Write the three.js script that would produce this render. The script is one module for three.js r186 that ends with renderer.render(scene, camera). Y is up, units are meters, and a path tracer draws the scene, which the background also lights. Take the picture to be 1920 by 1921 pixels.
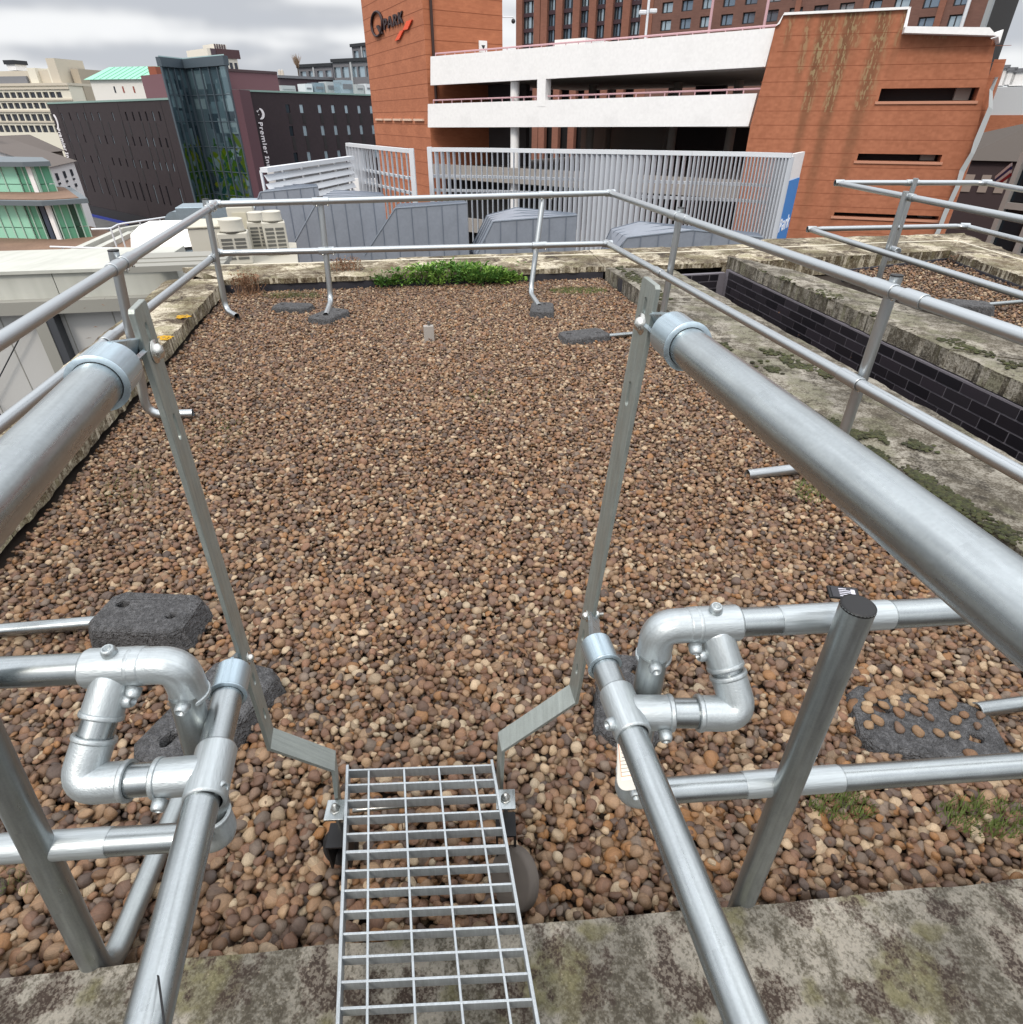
import * as THREE from 'three';
import { mergeGeometries, mergeVertices } from 'three/addons/utils/BufferGeometryUtils.js';
import { RoundedBoxGeometry } from 'three/addons/geometries/RoundedBoxGeometry.js';
import { FontLoader } from 'three/addons/loaders/FontLoader.js';
import { TextGeometry } from 'three/addons/geometries/TextGeometry.js';

// ------------------------------------------------------------------ camera, sky, sun, exposure
const scene = new THREE.Scene();
const EYE = 1.6, PITCH = 33.1 * Math.PI / 180, FPX = 1135;
const camera = new THREE.PerspectiveCamera(2 * Math.atan(960.5 / FPX) * 180 / Math.PI, 1023 / 1024, 0.05, 4000);
camera.position.set(0, EYE, 0);
camera.rotation.set(-PITCH, 0, 0);
const renderer = new THREE.WebGLRenderer({ antialias: true });
renderer.setSize(1023, 1024);
renderer.toneMapping = THREE.LinearToneMapping;
renderer.toneMappingExposure = 1.5;
renderer.shadowMap.enabled = true;
const SUN = 1.3, SKYTOP = 1.5, SKYLOW = 0.47;
const sun = new THREE.DirectionalLight(0xfff4e6, SUN);
sun.position.set(-7, 19, 12); sun.target.position.set(0, 0, -4);
sun.castShadow = true; sun.shadow.radius = 26; sun.shadow.mapSize.set(2048, 2048);
Object.assign(sun.shadow.camera, { left: -60, right: 60, top: 60, bottom: -60, near: 1, far: 160 });
scene.add(sun, sun.target);

// ------------------------------------------------------------------ seeded randomness and noise
function rng(seed) { let a = seed >>> 0; return () => { a = (a + 0x6D2B79F5) | 0; let t = Math.imul(a ^ (a >>> 15), 1 | a); t = (t + Math.imul(t ^ (t >>> 7), 61 | t)) ^ t; return ((t ^ (t >>> 14)) >>> 0) / 4294967296; }; }
const hash = (x, y, s) => { let h = Math.imul(x, 374761393) + Math.imul(y, 668265263) + Math.imul(s, 2147483647 ^ 0x5bd1e995); h = Math.imul(h ^ (h >>> 13), 1274126177); return ((h ^ (h >>> 16)) >>> 0) / 4294967296; };
function pn(x, y, per, s) {            // value noise, periodic in per
  const xi = Math.floor(x), yi = Math.floor(y), fx = x - xi, fy = y - yi, u = fx * fx * (3 - 2 * fx), v = fy * fy * (3 - 2 * fy), w = (n) => ((n % per) + per) % per;
  const a = hash(w(xi), w(yi), s), b = hash(w(xi + 1), w(yi), s), c = hash(w(xi), w(yi + 1), s), d = hash(w(xi + 1), w(yi + 1), s);
  return a + (b - a) * u + (c - a) * v + (a - b - c + d) * u * v;
}
function fbm(u, v, f, oct, s, gain = 0.5) { let t = 0, a = 1, n = 0; for (let i = 0; i < oct; i++) { t += a * pn(u * f, v * f, f, s + i); n += a; a *= gain; f *= 2; } return t / n; }
const ss = (a, b, x) => { const t = Math.min(1, Math.max(0, (x - a) / (b - a))); return t * t * (3 - 2 * t); };
const mix3 = (a, b, t) => [a[0] + (b[0] - a[0]) * t, a[1] + (b[1] - a[1]) * t, a[2] + (b[2] - a[2]) * t];
const s2l = (c) => (c <= 0.04045 ? c / 12.92 : Math.pow((c + 0.055) / 1.055, 2.4));
const hex = (h) => [(h >> 16 & 255) / 255, (h >> 8 & 255) / 255, (h & 255) / 255];
const lin = (h) => new THREE.Color(h);

// sky: overcast, brighter overhead, grey cloud banks towards the horizon
{
  const W = 1024, Hh = 512, d = new Float32Array(W * Hh * 4);
  const n3 = (x, y, z, s) => { const a = pn(x, y + 17.3 * Math.floor(z), 4096, s), b = pn(x, y + 17.3 * (Math.floor(z) + 1), 4096, s), t = z - Math.floor(z); return a + (b - a) * t * t * (3 - 2 * t); };
  for (let j = 0; j < Hh; j++) for (let i = 0; i < W; i++) {
    const lat = ((j + 0.5) / Hh - 0.5) * Math.PI, lon = ((i + 0.5) / W - 0.5) * 2 * Math.PI, sy = Math.sin(lat), cy = Math.cos(lat);
    const x = cy * Math.cos(lon), z = cy * Math.sin(lon), k = (j * W + i) * 4;
    let L, c;
    if (sy > -0.02) {
      const q = 1 / (Math.max(0, sy) + 0.10), px = x * q + 40, pz = z * q + 40;
      let f = 0, a = 1, n = 0, fr = 0.75;
      for (let o = 0; o < 6; o++) { f += a * pn((px + pz * 0.35) * fr, pz * fr * 1.7, 4096, 3 + o); n += a; a *= 0.52; fr *= 2.05; }
      f /= n;
      const cl = ss(0.38, 0.60, f), s01 = Math.max(0, sy);
      L = SKYLOW + (SKYTOP - SKYLOW) * ss(0.1, 1, s01);
      const dark = [0.70, 0.74, 0.81], light = [1.34, 1.36, 1.38];
      c = mix3(dark, light, cl);
      c = mix3(c, [1.06, 1.08, 1.1], 0.6 * ss(0.08, 0.0, s01));
      c = mix3(c, [1, 1, 1.02], 0.55 * ss(0.3, 0.75, s01));
      c = c.map((v) => v * L);
    } else c = [0.2, 0.19, 0.18];
    d[k] = c[0]; d[k + 1] = c[1]; d[k + 2] = c[2]; d[k + 3] = 1;
  }
  const t = new THREE.DataTexture(d, W, Hh, THREE.RGBAFormat, THREE.FloatType);
  t.mapping = THREE.EquirectangularReflectionMapping; t.magFilter = THREE.LinearFilter; t.minFilter = THREE.LinearFilter; t.colorSpace = THREE.LinearSRGBColorSpace; t.needsUpdate = true;
  scene.background = t; scene.environment = t;
}

// ------------------------------------------------------------------ where a sight line of the survey photograph meets a real surface
const CP = Math.cos(PITCH), SP = Math.sin(PITCH), V = (x, y, z) => new THREE.Vector3(x, y, z), UP = V(0, 1, 0);
function ray(px, py) { const X = px - 960, Y = py - 960.5; return V(X, -Y * CP - FPX * SP, -(FPX * CP - Y * SP)); }
function G(px, py, y) { const r = ray(px, py), t = (y - EYE) / r.y; return V(r.x * t, y, r.z * t); }
function D(px, py, d) { const r = ray(px, py), t = d / -r.z; return V(r.x * t, EYE + r.y * t, -d); }
// a vertical building face: u runs to the right, y up, n out of the face towards the viewer
function frameUV(P, ux, uz) {
  const u = V(ux, 0, uz).normalize(), n = V(-u.z, 0, u.x);
  if (n.dot(V(-P.x, 0, -P.z)) < 0) n.negate();
  return {
    P, u, n,
    hit(px, py) { const r = ray(px, py), k = V(P.x, 0, P.z).dot(n) / V(r.x, 0, r.z).dot(n), q = r.multiplyScalar(k); return [V(q.x - P.x, 0, q.z - P.z).dot(u), q.y + EYE]; },
    pt(a, y, m = 0) { return V(P.x + u.x * a + n.x * m, y, P.z + u.z * a + n.z * m); },
  };
}
function frameVP(px, py, d, vpx) { const P = D(px, py, d), f = Math.atan((vpx - 960) / (FPX / CP)); let u = V(Math.sin(f), 0, -Math.cos(f)); if (u.x < 0) u.negate(); return frameUV(P, u.x, u.z); }
function frameAB(A, B) { return frameUV(A, B.x - A.x, B.z - A.z); }

// ------------------------------------------------------------------ scene objects
const taken = {};
function numbered(n) { const k = taken[n] = (taken[n] ?? -1) + 1; return k ? n + '_' + String(k).padStart(3, '0') : n; }
function thing(name, label, category, at = V(0, 0, 0), group) {
  const o = new THREE.Group(); o.name = numbered(name); o.position.copy(at); o.userData = { label, category };
  if (group) o.userData.group = group;
  scene.add(o); return o;
}
function structure(name, at = V(0, 0, 0)) { const o = new THREE.Group(); o.name = name; o.position.copy(at); o.userData = { kind: 'structure' }; scene.add(o); return o; }
function rootPos(o) { const p = V(0, 0, 0); for (let q = o; q && q !== scene; q = q.parent) p.add(q.position); return p; }
function part(parent, name, geo, mat, label, kind) {   // geometry in world coordinates
  const m = new THREE.Mesh(geo, mat); m.name = name; m.castShadow = m.receiveShadow = true;
  const p = rootPos(parent); if (p.lengthSq()) geo.translate(-p.x, -p.y, -p.z);
  if (label) m.userData.label = label;
  if (kind) m.userData.kind = kind;
  parent.add(m); return m;
}

// ------------------------------------------------------------------ geometry helpers (all give non-indexed geometry with uv in metres)
const flat = (g) => (g.index ? g.toNonIndexed() : g);
function M(list) { return list.length === 1 ? list[0] : mergeGeometries(list.map((g) => { g = flat(g); for (const k of Object.keys(g.attributes)) if (!['position', 'normal', 'uv'].includes(k)) g.deleteAttribute(k); g.clearGroups(); return g; })); }
function uvWorld(g, s = 1) {
  g = flat(g); const p = g.attributes.position, uv = new Float32Array(p.count * 2), a = V(), b = V(), c = V(), n = V(), t = V();
  for (let i = 0; i < p.count; i += 3) {
    a.fromBufferAttribute(p, i); b.fromBufferAttribute(p, i + 1); c.fromBufferAttribute(p, i + 2);
    n.subVectors(b, a).cross(t.subVectors(c, a)).normalize();
    const hz = Math.abs(n.y) > 0.7; if (!hz) { t.set(n.z, 0, -n.x).normalize(); }
    [a, b, c].forEach((q, k) => { uv[(i + k) * 2] = (hz ? q.x : q.dot(t)) * s; uv[(i + k) * 2 + 1] = (hz ? q.z : q.y) * s; });
  }
  g.setAttribute('uv', new THREE.BufferAttribute(uv, 2)); return g;
}
function basis(g, x, y, z, o) { return g.applyMatrix4(new THREE.Matrix4().makeBasis(x, y, z).setPosition(o)); }
function fbox(fr, u0, u1, y0, y1, n0, n1) {
  const g = new THREE.BoxGeometry(Math.abs(u1 - u0), Math.abs(y1 - y0), Math.abs(n1 - n0)); g.translate((u0 + u1) / 2, (y0 + y1) / 2, (n0 + n1) / 2);
  const w = V().crossVectors(fr.u, UP), s = w.dot(fr.n) > 0 ? 1 : -1; if (s < 0) g.scale(1, 1, -1), flip(g);
  return uvWorld(basis(g, fr.u, UP, w, V(fr.P.x, 0, fr.P.z)));
}
function flip(g) { if (g.index) { const a = g.index.array; for (let i = 0; i < a.length; i += 3) { const t = a[i]; a[i] = a[i + 1]; a[i + 1] = t; } } else { for (const k of Object.keys(g.attributes)) { const at = g.attributes[k], s = at.itemSize, r = at.array; for (let i = 0; i < at.count; i += 3) for (let c = 0; c < s; c++) { const t = r[i * s + c]; r[i * s + c] = r[(i + 1) * s + c]; r[(i + 1) * s + c] = t; } } } g.computeVertexNormals(); return g; }
function fpoly(fr, pts, n0, n1, holes = []) {        // polygon in (u, y), from n0 to n1 along the face normal
  const sh = new THREE.Shape(pts.map((p) => new THREE.Vector2(p[0], p[1])));
  for (const h of holes) sh.holes.push(new THREE.Path(h.map((p) => new THREE.Vector2(p[0], p[1]))));
  let g = new THREE.ExtrudeGeometry(sh, { depth: n1 - n0, bevelEnabled: false }); g.translate(0, 0, n0);
  const w = V().crossVectors(fr.u, UP), s = w.dot(fr.n) > 0 ? 1 : -1; g = flat(g);
  if (s < 0) { g.scale(1, 1, -1); flip(g); }
  return uvWorld(basis(g, fr.u, UP, w, V(fr.P.x, 0, fr.P.z)));
}
const rect = (u0, u1, y0, y1) => [[u0, y0], [u1, y0], [u1, y1], [u0, y1]];
function plan(pts, y0, y1, holes = []) {             // prism over a plan polygon of [x, z]
  const sh = new THREE.Shape(pts.map((p) => new THREE.Vector2(p[0], -p[1])));
  for (const h of holes) sh.holes.push(new THREE.Path(h.map((p) => new THREE.Vector2(p[0], -p[1]))));
  const g = new THREE.ExtrudeGeometry(sh, { depth: y1 - y0, bevelEnabled: false }); g.rotateX(-Math.PI / 2); g.translate(0, y0, 0);
  return uvWorld(g);
}
function tube(a, b, r, seg = 24, open = false) {
  const d = V().subVectors(b, a), L = d.length(), g = new THREE.CylinderGeometry(r, r, L, seg, 1, open), uv = g.attributes.uv;
  for (let i = 0; i < uv.count; i++) uv.setXY(i, uv.getX(i) * 2 * Math.PI * r, uv.getY(i) * L);
  g.applyQuaternion(new THREE.Quaternion().setFromUnitVectors(UP, d.normalize())); g.translate((a.x + b.x) / 2, (a.y + b.y) / 2, (a.z + b.z) / 2);
  return flat(g);
}
function lathe(a, b, prof, seg = 28) {               // prof: [radius, distance from a]
  const d = V().subVectors(b, a).normalize(), g = new THREE.LatheGeometry(prof.map((p) => new THREE.Vector2(p[0], p[1])), seg), uv = g.attributes.uv, R = Math.max(...prof.map((p) => p[0]));
  for (let i = 0; i < uv.count; i++) uv.setXY(i, uv.getX(i) * 2 * Math.PI * R, uv.getY(i) * 0.1);
  g.applyQuaternion(new THREE.Quaternion().setFromUnitVectors(UP, d)); g.translate(a.x, a.y, a.z); return flat(g);
}
function sleeve(a, b, r, ri) { const L = a.distanceTo(b), e = Math.min(0.004, L / 4); return lathe(a, b, [[ri, 0.0005], [r - e * 0.5, 0], [r, e], [r, L - e], [r - e * 0.5, L], [ri, L - 0.0005]]); }
function bent(pts, r, rad, seg = 20, steps = 60) {   // pipe along a polyline with rounded corners
  const cp = new THREE.CurvePath(); let last = pts[0];
  for (let i = 1; i < pts.length - 1; i++) {
    const a = V().subVectors(pts[i - 1], pts[i]), b = V().subVectors(pts[i + 1], pts[i]), k = Math.min(rad, a.length() * 0.49, b.length() * 0.49);
    const p = pts[i].clone().addScaledVector(a.normalize(), k), q = pts[i].clone().addScaledVector(b.normalize(), k);
    if (last.distanceTo(p) > 1e-4) cp.add(new THREE.LineCurve3(last, p));
    cp.add(new THREE.QuadraticBezierCurve3(p, pts[i], q)); last = q;
  }
  cp.add(new THREE.LineCurve3(last, pts[pts.length - 1]));
  const L = cp.getLength(), g = new THREE.TubeGeometry(cp, steps, r, seg), uv = g.attributes.uv;
  for (let i = 0; i < uv.count; i++) uv.setXY(i, uv.getY(i) * 2 * Math.PI * r, uv.getX(i) * L);
  return flat(g);
}
function ribbon(pts, wd, width, th) {                // flat bar bent along pts; wd is the direction of its width
  const n = pts.length, off = [];
  for (let i = 0; i < n; i++) {
    const t0 = i ? V().subVectors(pts[i], pts[i - 1]).normalize() : null, t1 = i < n - 1 ? V().subVectors(pts[i + 1], pts[i]).normalize() : null;
    const n0 = t0 ? V().crossVectors(t0, wd).normalize() : null, n1 = t1 ? V().crossVectors(t1, wd).normalize() : null;
    let m = n0 && n1 ? n0.clone().add(n1).normalize() : (n0 ?? n1).clone(); const k = n0 && n1 ? 1 / Math.max(0.4, m.dot(n0)) : 1;
    off.push(m.multiplyScalar(th / 2 * k));
  }
  const P = [], quad = (a, b, c, d) => P.push(a, b, c, a, c, d), w = wd.clone().multiplyScalar(width / 2);
  const c = pts.map((p, i) => [p.clone().add(off[i]).add(w), p.clone().add(off[i]).sub(w), p.clone().sub(off[i]).sub(w), p.clone().sub(off[i]).add(w)]);
  for (let i = 0; i < n - 1; i++) for (let k = 0; k < 4; k++) quad(c[i][k], c[i][(k + 1) % 4], c[i + 1][(k + 1) % 4], c[i + 1][k]);
  quad(c[0][3], c[0][2], c[0][1], c[0][0]); quad(c[n - 1][0], c[n - 1][1], c[n - 1][2], c[n - 1][3]);
  const g = new THREE.BufferGeometry(); g.setAttribute('position', new THREE.Float32BufferAttribute(P.flatMap((p) => [p.x, p.y, p.z]), 3)); g.computeVertexNormals(); return uvWorld(g);
}
function soup(tris) { const g = new THREE.BufferGeometry(); g.setAttribute('position', new THREE.Float32BufferAttribute(tris.flatMap((p) => [p.x, p.y, p.z]), 3)); g.computeVertexNormals(); return uvWorld(g); }
const quads = (qs) => soup(qs.flatMap(([a, b, c, d]) => [a, b, c, a, c, d]));
function obox(o, x, y, z, sx, sy, sz, r = 0) { z = V().crossVectors(x, y); const g = r ? new RoundedBoxGeometry(sx, sy, sz, 2, r) : new THREE.BoxGeometry(sx, sy, sz); return uvWorld(basis(g, x, y, z, o)); }

// ------------------------------------------------------------------ materials
function dtex(n, fn, srgb = true, rep = 1) {
  const d = new Uint8Array(n * n * 4);
  for (let j = 0; j < n; j++) for (let i = 0; i < n; i++) { const c = fn((i + 0.5) / n, (j + 0.5) / n), k = (j * n + i) * 4; d[k] = Math.max(0, Math.min(255, c[0] * 255)); d[k + 1] = Math.max(0, Math.min(255, c[1] * 255)); d[k + 2] = Math.max(0, Math.min(255, c[2] * 255)); d[k + 3] = 255; }
  const t = new THREE.DataTexture(d, n, n, THREE.RGBAFormat); t.wrapS = t.wrapT = THREE.RepeatWrapping; t.magFilter = THREE.LinearFilter; t.minFilter = THREE.LinearMipmapLinearFilter; t.generateMipmaps = true;
  if (srgb) t.colorSpace = THREE.SRGBColorSpace; t.repeat.set(rep, rep); t.needsUpdate = true; return t;
}
const grey = (v) => [v, v, v];
const mat = (o) => new THREE.MeshStandardMaterial(o);
function plain(h, rough = 0.7, metal = 0, extra = {}) { return mat({ color: lin(h), roughness: rough, metalness: metal, ...extra }); }

// hot-dip galvanised steel: mottled spangle, slightly streaked along the tube
const galvMap = dtex(512, (u, v) => { const a = fbm(u, v, 7, 4, 11), b = fbm(u, v, 110, 2, 17), s = 0.6 * pn(u * 60, v * 4, 60, 5) + 0.4 * pn(u * 150, v * 6, 150, 6); const t = 0.86 + 0.08 * (a - 0.5) + 0.05 * (b - 0.5) + 0.10 * (s - 0.5); return [t * 0.985, t, t * 1.005]; }, true, 4);
const galvRough = dtex(512, (u, v) => { const s = 0.6 * pn(u * 60, v * 4, 60, 25) + 0.4 * pn(u * 110, v * 5, 110, 26); return grey(0.40 + 0.16 * (fbm(u, v, 8, 4, 31) - 0.5) + 0.16 * (s - 0.5)); }, false, 4);
const galvBump = dtex(256, (u, v) => grey(fbm(u, v, 60, 2, 41)), false, 10);
const galv = mat({ color: 0xc2c6c7, map: galvMap, roughness: 0.72, roughnessMap: galvRough, metalness: 0.95 });
const galvPost = mat({ color: 0xb4b8b8, map: galvMap, roughness: 0.9, roughnessMap: galvRough, metalness: 0.85 });
const galvFar = mat({ color: 0xb3b8bb, roughness: 0.34, metalness: 0.92 });
const galvDull = mat({ color: 0xb2b6b0, map: galvMap, roughness: 1.25, roughnessMap: galvRough, metalness: 0.65, bumpMap: galvBump, bumpScale: 0.0002 });
const castGalv = mat({ color: 0xd3d8da, map: galvMap, roughness: 1.05, roughnessMap: galvRough, metalness: 0.75, bumpMap: galvBump, bumpScale: 0.00025 });
const zincBlue = mat({ color: 0xd2e2ec, map: galvMap, roughness: 0.75, roughnessMap: galvRough, metalness: 0.8 });
const boltSteel = plain(0xd2d2cd, 0.25, 1);
const blackPlastic = plain(0x111113, 0.55), blackSteel = plain(0x1a1a1c, 0.5, 0.3);

// weathered concrete, three weatherings
function concreteTex(seed, pal, n = 1024) {
  return dtex(n, (u, v) => {
    const g = fbm(u, v, 150, 3, seed, 0.7), m = fbm(u, v, 24, 5, seed + 9, 0.6), l = fbm(u, v, 4, 5, seed + 21), l2 = fbm(u, v, 6, 5, seed + 33), l3 = fbm(u, v, 9, 6, seed + 44, 0.6);
    let c = mix3(pal.dark, pal.base, ss(0.30, 0.62, g * 0.5 + m * 0.5 + 0.35 * (l - 0.5)));
    c = mix3(c, pal.pale, pal.paleAmt * ss(0.46, 0.62, m * 0.35 + l * 0.65) * (0.35 + 0.65 * ss(0.36, 0.56, g)));
    c = mix3(c, pal.moss, pal.mossAmt * ss(0.52, 0.66, l2) * (0.5 + 0.5 * ss(0.4, 0.6, m)));
    c = mix3(c, pal.peat, pal.peatAmt * ss(0.58, 0.68, l3) * (0.4 + 0.6 * ss(0.62, 0.4, g)));
    c = c.map((q) => q * (0.85 + 0.32 * fbm(u, v, 3, 3, seed + 70))); const sp = pn(u * 300, v * 300, 300, seed + 60); if (sp > 0.86) c = mix3(c, [0.72, 0.68, 0.6], (sp - 0.86) * 3.2);
    return c;
  }, true, pal.rep);
}
function concreteBump(seed, rep) { return dtex(512, (u, v) => grey(0.55 * fbm(u, v, 70, 3, seed, 0.7) + 0.45 * fbm(u, v, 10, 4, seed + 7)), false, rep); }
const palNear = { dark: [0.25, 0.23, 0.19], base: [0.435, 0.42, 0.385], pale: [0.59, 0.565, 0.52], moss: [0.31, 0.295, 0.17], peat: [0.17, 0.125, 0.10], paleAmt: 0.62, mossAmt: 0.6, peatAmt: 0.85, rep: 1.4 };
const palPale = { dark: [0.30, 0.25, 0.18], base: [0.55, 0.52, 0.45], pale: [0.78, 0.745, 0.67], moss: [0.37, 0.35, 0.23], peat: [0.17, 0.12, 0.08], paleAmt: 0.8, mossAmt: 0.45, peatAmt: 0.95, rep: 0.7 };
const palSlab = { dark: [0.27, 0.245, 0.20], base: [0.49, 0.47, 0.43], pale: [0.62, 0.60, 0.56], moss: [0.25, 0.255, 0.14], peat: [0.13, 0.11, 0.08], paleAmt: 0.6, mossAmt: 0.35, peatAmt: 0.6, rep: 0.8 };
const bumpA = concreteBump(71, 1.4);
const concNear = mat({ map: concreteTex(101, palNear), bumpMap: bumpA, bumpScale: 0.006, roughness: 0.95 });
const concPale = mat({ map: concreteTex(211, palPale), bumpMap: bumpA, bumpScale: 0.012, roughness: 0.95 });
const concSlab = mat({ map: concreteTex(307, palSlab), bumpMap: bumpA, bumpScale: 0.008, roughness: 0.95 });
const upstand = mat({ color: 0x3a3840, map: galvMap, roughness: 0.8 });
const rubberMap = dtex(512, (u, v) => { const a = fbm(u, v, 30, 4, 401, 0.65), b = fbm(u, v, 8, 3, 409); return grey(0.25 + 0.11 * ss(0.3, 0.75, a) + 0.08 * b); }, true, 3);
const rubberBump = dtex(512, (u, v) => { const a = fbm(u, v, 26, 4, 421, 0.6); return grey(Math.abs(a - 0.5) * 3); }, false, 3);
const rubber = mat({ map: rubberMap, color: 0xf2f2f6, bumpMap: rubberBump, bumpScale: 0.012, roughness: 0.75 });
const leafMat = (h) => mat({ color: lin(h), roughness: 0.75, side: THREE.DoubleSide });

// ================================================================== the roof we stand on
const A = V(-0.1951, 0, -0.9808), C = V(0.9808, 0, -0.1951);   // along the step-over walkway (away from us), and to its right
const KT = 0.15, RT = 0.27;                                     // coping tops: this roof, the roof beyond the light well
const xz = (p) => [p.x, p.z];
const lineAt = (p, q, z) => p.clone().lerp(q, (z - p.z) / (q.z - p.z));
const meet = (a, b, c, d) => { const r = V().subVectors(b, a), s = V().subVectors(d, c), t = ((c.x - a.x) * s.z - (c.z - a.z) * s.x) / (r.x * s.z - r.z * s.x); return a.clone().addScaledVector(r, t); };
const li0 = G(419, 522, KT), li1 = G(305, 643, KT), lo0 = G(310, 524, KT), lo1 = G(0, 782, KT);
const fo0 = G(400, 496, KT), fo1 = G(1000, 471, KT), fi1 = G(1134, 497, KT);
const ri0 = fi1, ri1 = G(1920, 1030, KT), wl0 = G(1267, 505, KT), wl1 = G(1920, 860, KT), wr0 = G(1364, 500, KT), wr1 = G(1920, 755, KT);
const nk0 = G(0, 1832, KT), nk1 = G(1920, 1646, KT);
const fo2 = G(1400, 465, KT), frc = G(1808, 443, KT), fr2 = G(1920, 487, KT);
const NL = meet(nk0, nk1, li0, li1), NR = meet(nk0, nk1, ri0, ri1), FOL = meet(fo0, fo1, lo0, lo1);
const Z0 = 3.2;
const roofBody = structure('roof');
const wn = lineAt(wl0, wl1, 0.6), wnr = lineAt(wr0, wr1, 0.6);
const wellHole = [xz(wl0), xz(wr0), xz(wnr), xz(wn)];
const rOut = lineAt(frc, fr2, 2.5), lOut = lineAt(lo0, lo1, Z0);
const deckMat = plain(0x2b2119, 0.95), massMat = plain(0x8f8a80, 0.9);
part(roofBody, 'roof_deck', plan([xz(FOL), xz(frc), [rOut.x, rOut.z], [rOut.x, Z0], [lOut.x, Z0]], -11, -0.035, [wellHole]), deckMat);

// copings: each stone its own part, with a real joint between stones
const R0 = rng(5);
function coping(owner, a, b, c, d, n, y0, y1, m, jit = 0.006, amp = 0.008) {   // a-b one edge, d-c the other; n stones along
  const len = a.distanceTo(b);
  for (let i = 0; i < n; i++) {
    const t0 = i / n + (i ? 0.004 / n : 0), t1 = (i + 1) / n - (i < n - 1 ? 0.004 / n : 0), K = Math.max(6, Math.min(70, Math.round(len / n / 0.035))), W = 14, h = y1 - R0() * jit, ps = [];
    for (let k = 0; k <= K; k++) for (let w = 0; w <= W; w++) {
      const t = t0 + (t1 - t0) * k / K, p = V().lerpVectors(a.clone().lerp(b, t), d.clone().lerp(c, t), w / W), e = (w === 0 || w === W) ? 1 : (w === 1 || w === W - 1) ? 0.25 : 0;
      const q1 = fbm(p.x * 0.5 + 11, p.z * 0.5 + 11, 16, 3, 8, 0.6) - 0.5, q2 = fbm(p.x * 0.5 + 5, p.z * 0.5 + 5, 6, 4, 19, 0.65) - 0.5;
      const ex = p.x, ez = p.z; p.x += (e === 1 ? 1 : 0) * q1 * amp * 4; p.z += (e === 1 ? 1 : 0) * q1 * amp * 4; p.y = h + q2 * amp * 2.6 + q1 * amp - e * amp * (0.8 + 1.6 * Math.max(0, q2)); ps.push(p);
    }
    const q = [], at = (k, w) => ps[k * (W + 1) + w], lo = (p) => V(p.x, y0, p.z), up = V().crossVectors(V().subVectors(at(0, W), at(0, 0)), V().subVectors(at(K, 0), at(0, 0))).y < 0, put = (w, x, y, z) => q.push(up ? [w, x, y, z] : [w, z, y, x]);
    for (let k = 0; k < K; k++) { for (let w = 0; w < W; w++) put(at(k, w), at(k + 1, w), at(k + 1, w + 1), at(k, w + 1)); put(lo(at(k, 0)), lo(at(k + 1, 0)), at(k + 1, 0), at(k, 0)); put(at(k, W), at(k + 1, W), lo(at(k + 1, W)), lo(at(k, W))); }
    for (let w = 0; w < W; w++) { put(at(0, w), at(0, w + 1), lo(at(0, w + 1)), lo(at(0, w))); put(lo(at(K, w)), lo(at(K, w + 1)), at(K, w + 1), at(K, w)); }
    part(owner, 'coping_stone', quads(q), m);
  }
}
const nearPar = thing('parapet', 'low lichened concrete kerb crossing under the metal walkway, closest to the camera', 'parapet', nk0.clone().setY(0));
{ const a = lineAt(nk0, nk1, 0), out = V(-0.09, 0, 1).normalize(), e0 = nk0.clone().lerp(nk1, -0.9), e1 = nk0.clone().lerp(nk1, 0.84), e2 = nk0.clone().lerp(nk1, 1.75), w = 0.52, sh = (p) => p.clone().addScaledVector(out, w);
  coping(nearPar, e0, e1, sh(e1), sh(e0), 1, -0.1, KT, concNear, 0, 0.0035); coping(nearPar, e1.clone().lerp(e2, 0.0012), e2, sh(e2), sh(e1.clone().lerp(e2, 0.0012)), 1, -0.1, KT - 0.004, concNear, 0, 0.0035); }
const leftPar = thing('parapet', 'crumbling stone parapet with yellow lichen spots along the left roof edge', 'parapet', li0.clone().setY(0));
{ const n = lineAt(li0, li1, 1.5), m = lineAt(lo0, lo1, 1.5); coping(leftPar, li0, n, m, lo0, 9, 0.02, KT, concPale, 0.012, 0.015); part(leftPar, 'wall', quads([[lo0.clone().setY(-3), m.clone().setY(-3), m.clone().setY(0.02), lo0.clone().setY(0.02)]]), massMat); }
const farPar = thing('parapet', 'cream crumbling parapet across the far end behind the green weeds', 'parapet', fo1.clone().setY(0));
{ const il = li0, ir = V().lerpVectors(ri0, li0, -0.5), ol = FOL; const or = meet(fo0, fo1, ir, ir.clone().add(V(0.2, 0, -1)));
  coping(farPar, ol, or, ir, il, 6, 0.075, KT, concPale, 0.012, 0.015);
  const fr = frameAB(li0, ri0), L = li0.distanceTo(ri0); part(farPar, 'upstand', fbox(fr, 0, L, -0.04, 0.075, -0.05, -0.012), upstand); }
// slab between our gravel and the light well, with its upstand
const slab = thing('parapet', 'broad mossy concrete slab between the gravel and the dark light well', 'parapet', ri0.clone().setY(0));
{ const a = V().lerpVectors(ri0, li0, -0.002), n0 = lineAt(ri0, ri1, 0.4), n1 = lineAt(wl0, wl1, 0.4), s0 = lineAt(ri0, ri1, -7.45), s1 = lineAt(wl0, wl1, -7.3);
  coping(slab, s0, n0, n1, s1, 5, -0.02, KT - 0.004, concSlab, 0.006);
  part(slab, 'upstand', fbox(frameAB(n0, s0), 0, n0.distanceTo(s0), -0.04, KT - 0.03, -0.06, -0.004), upstand); }
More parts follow.
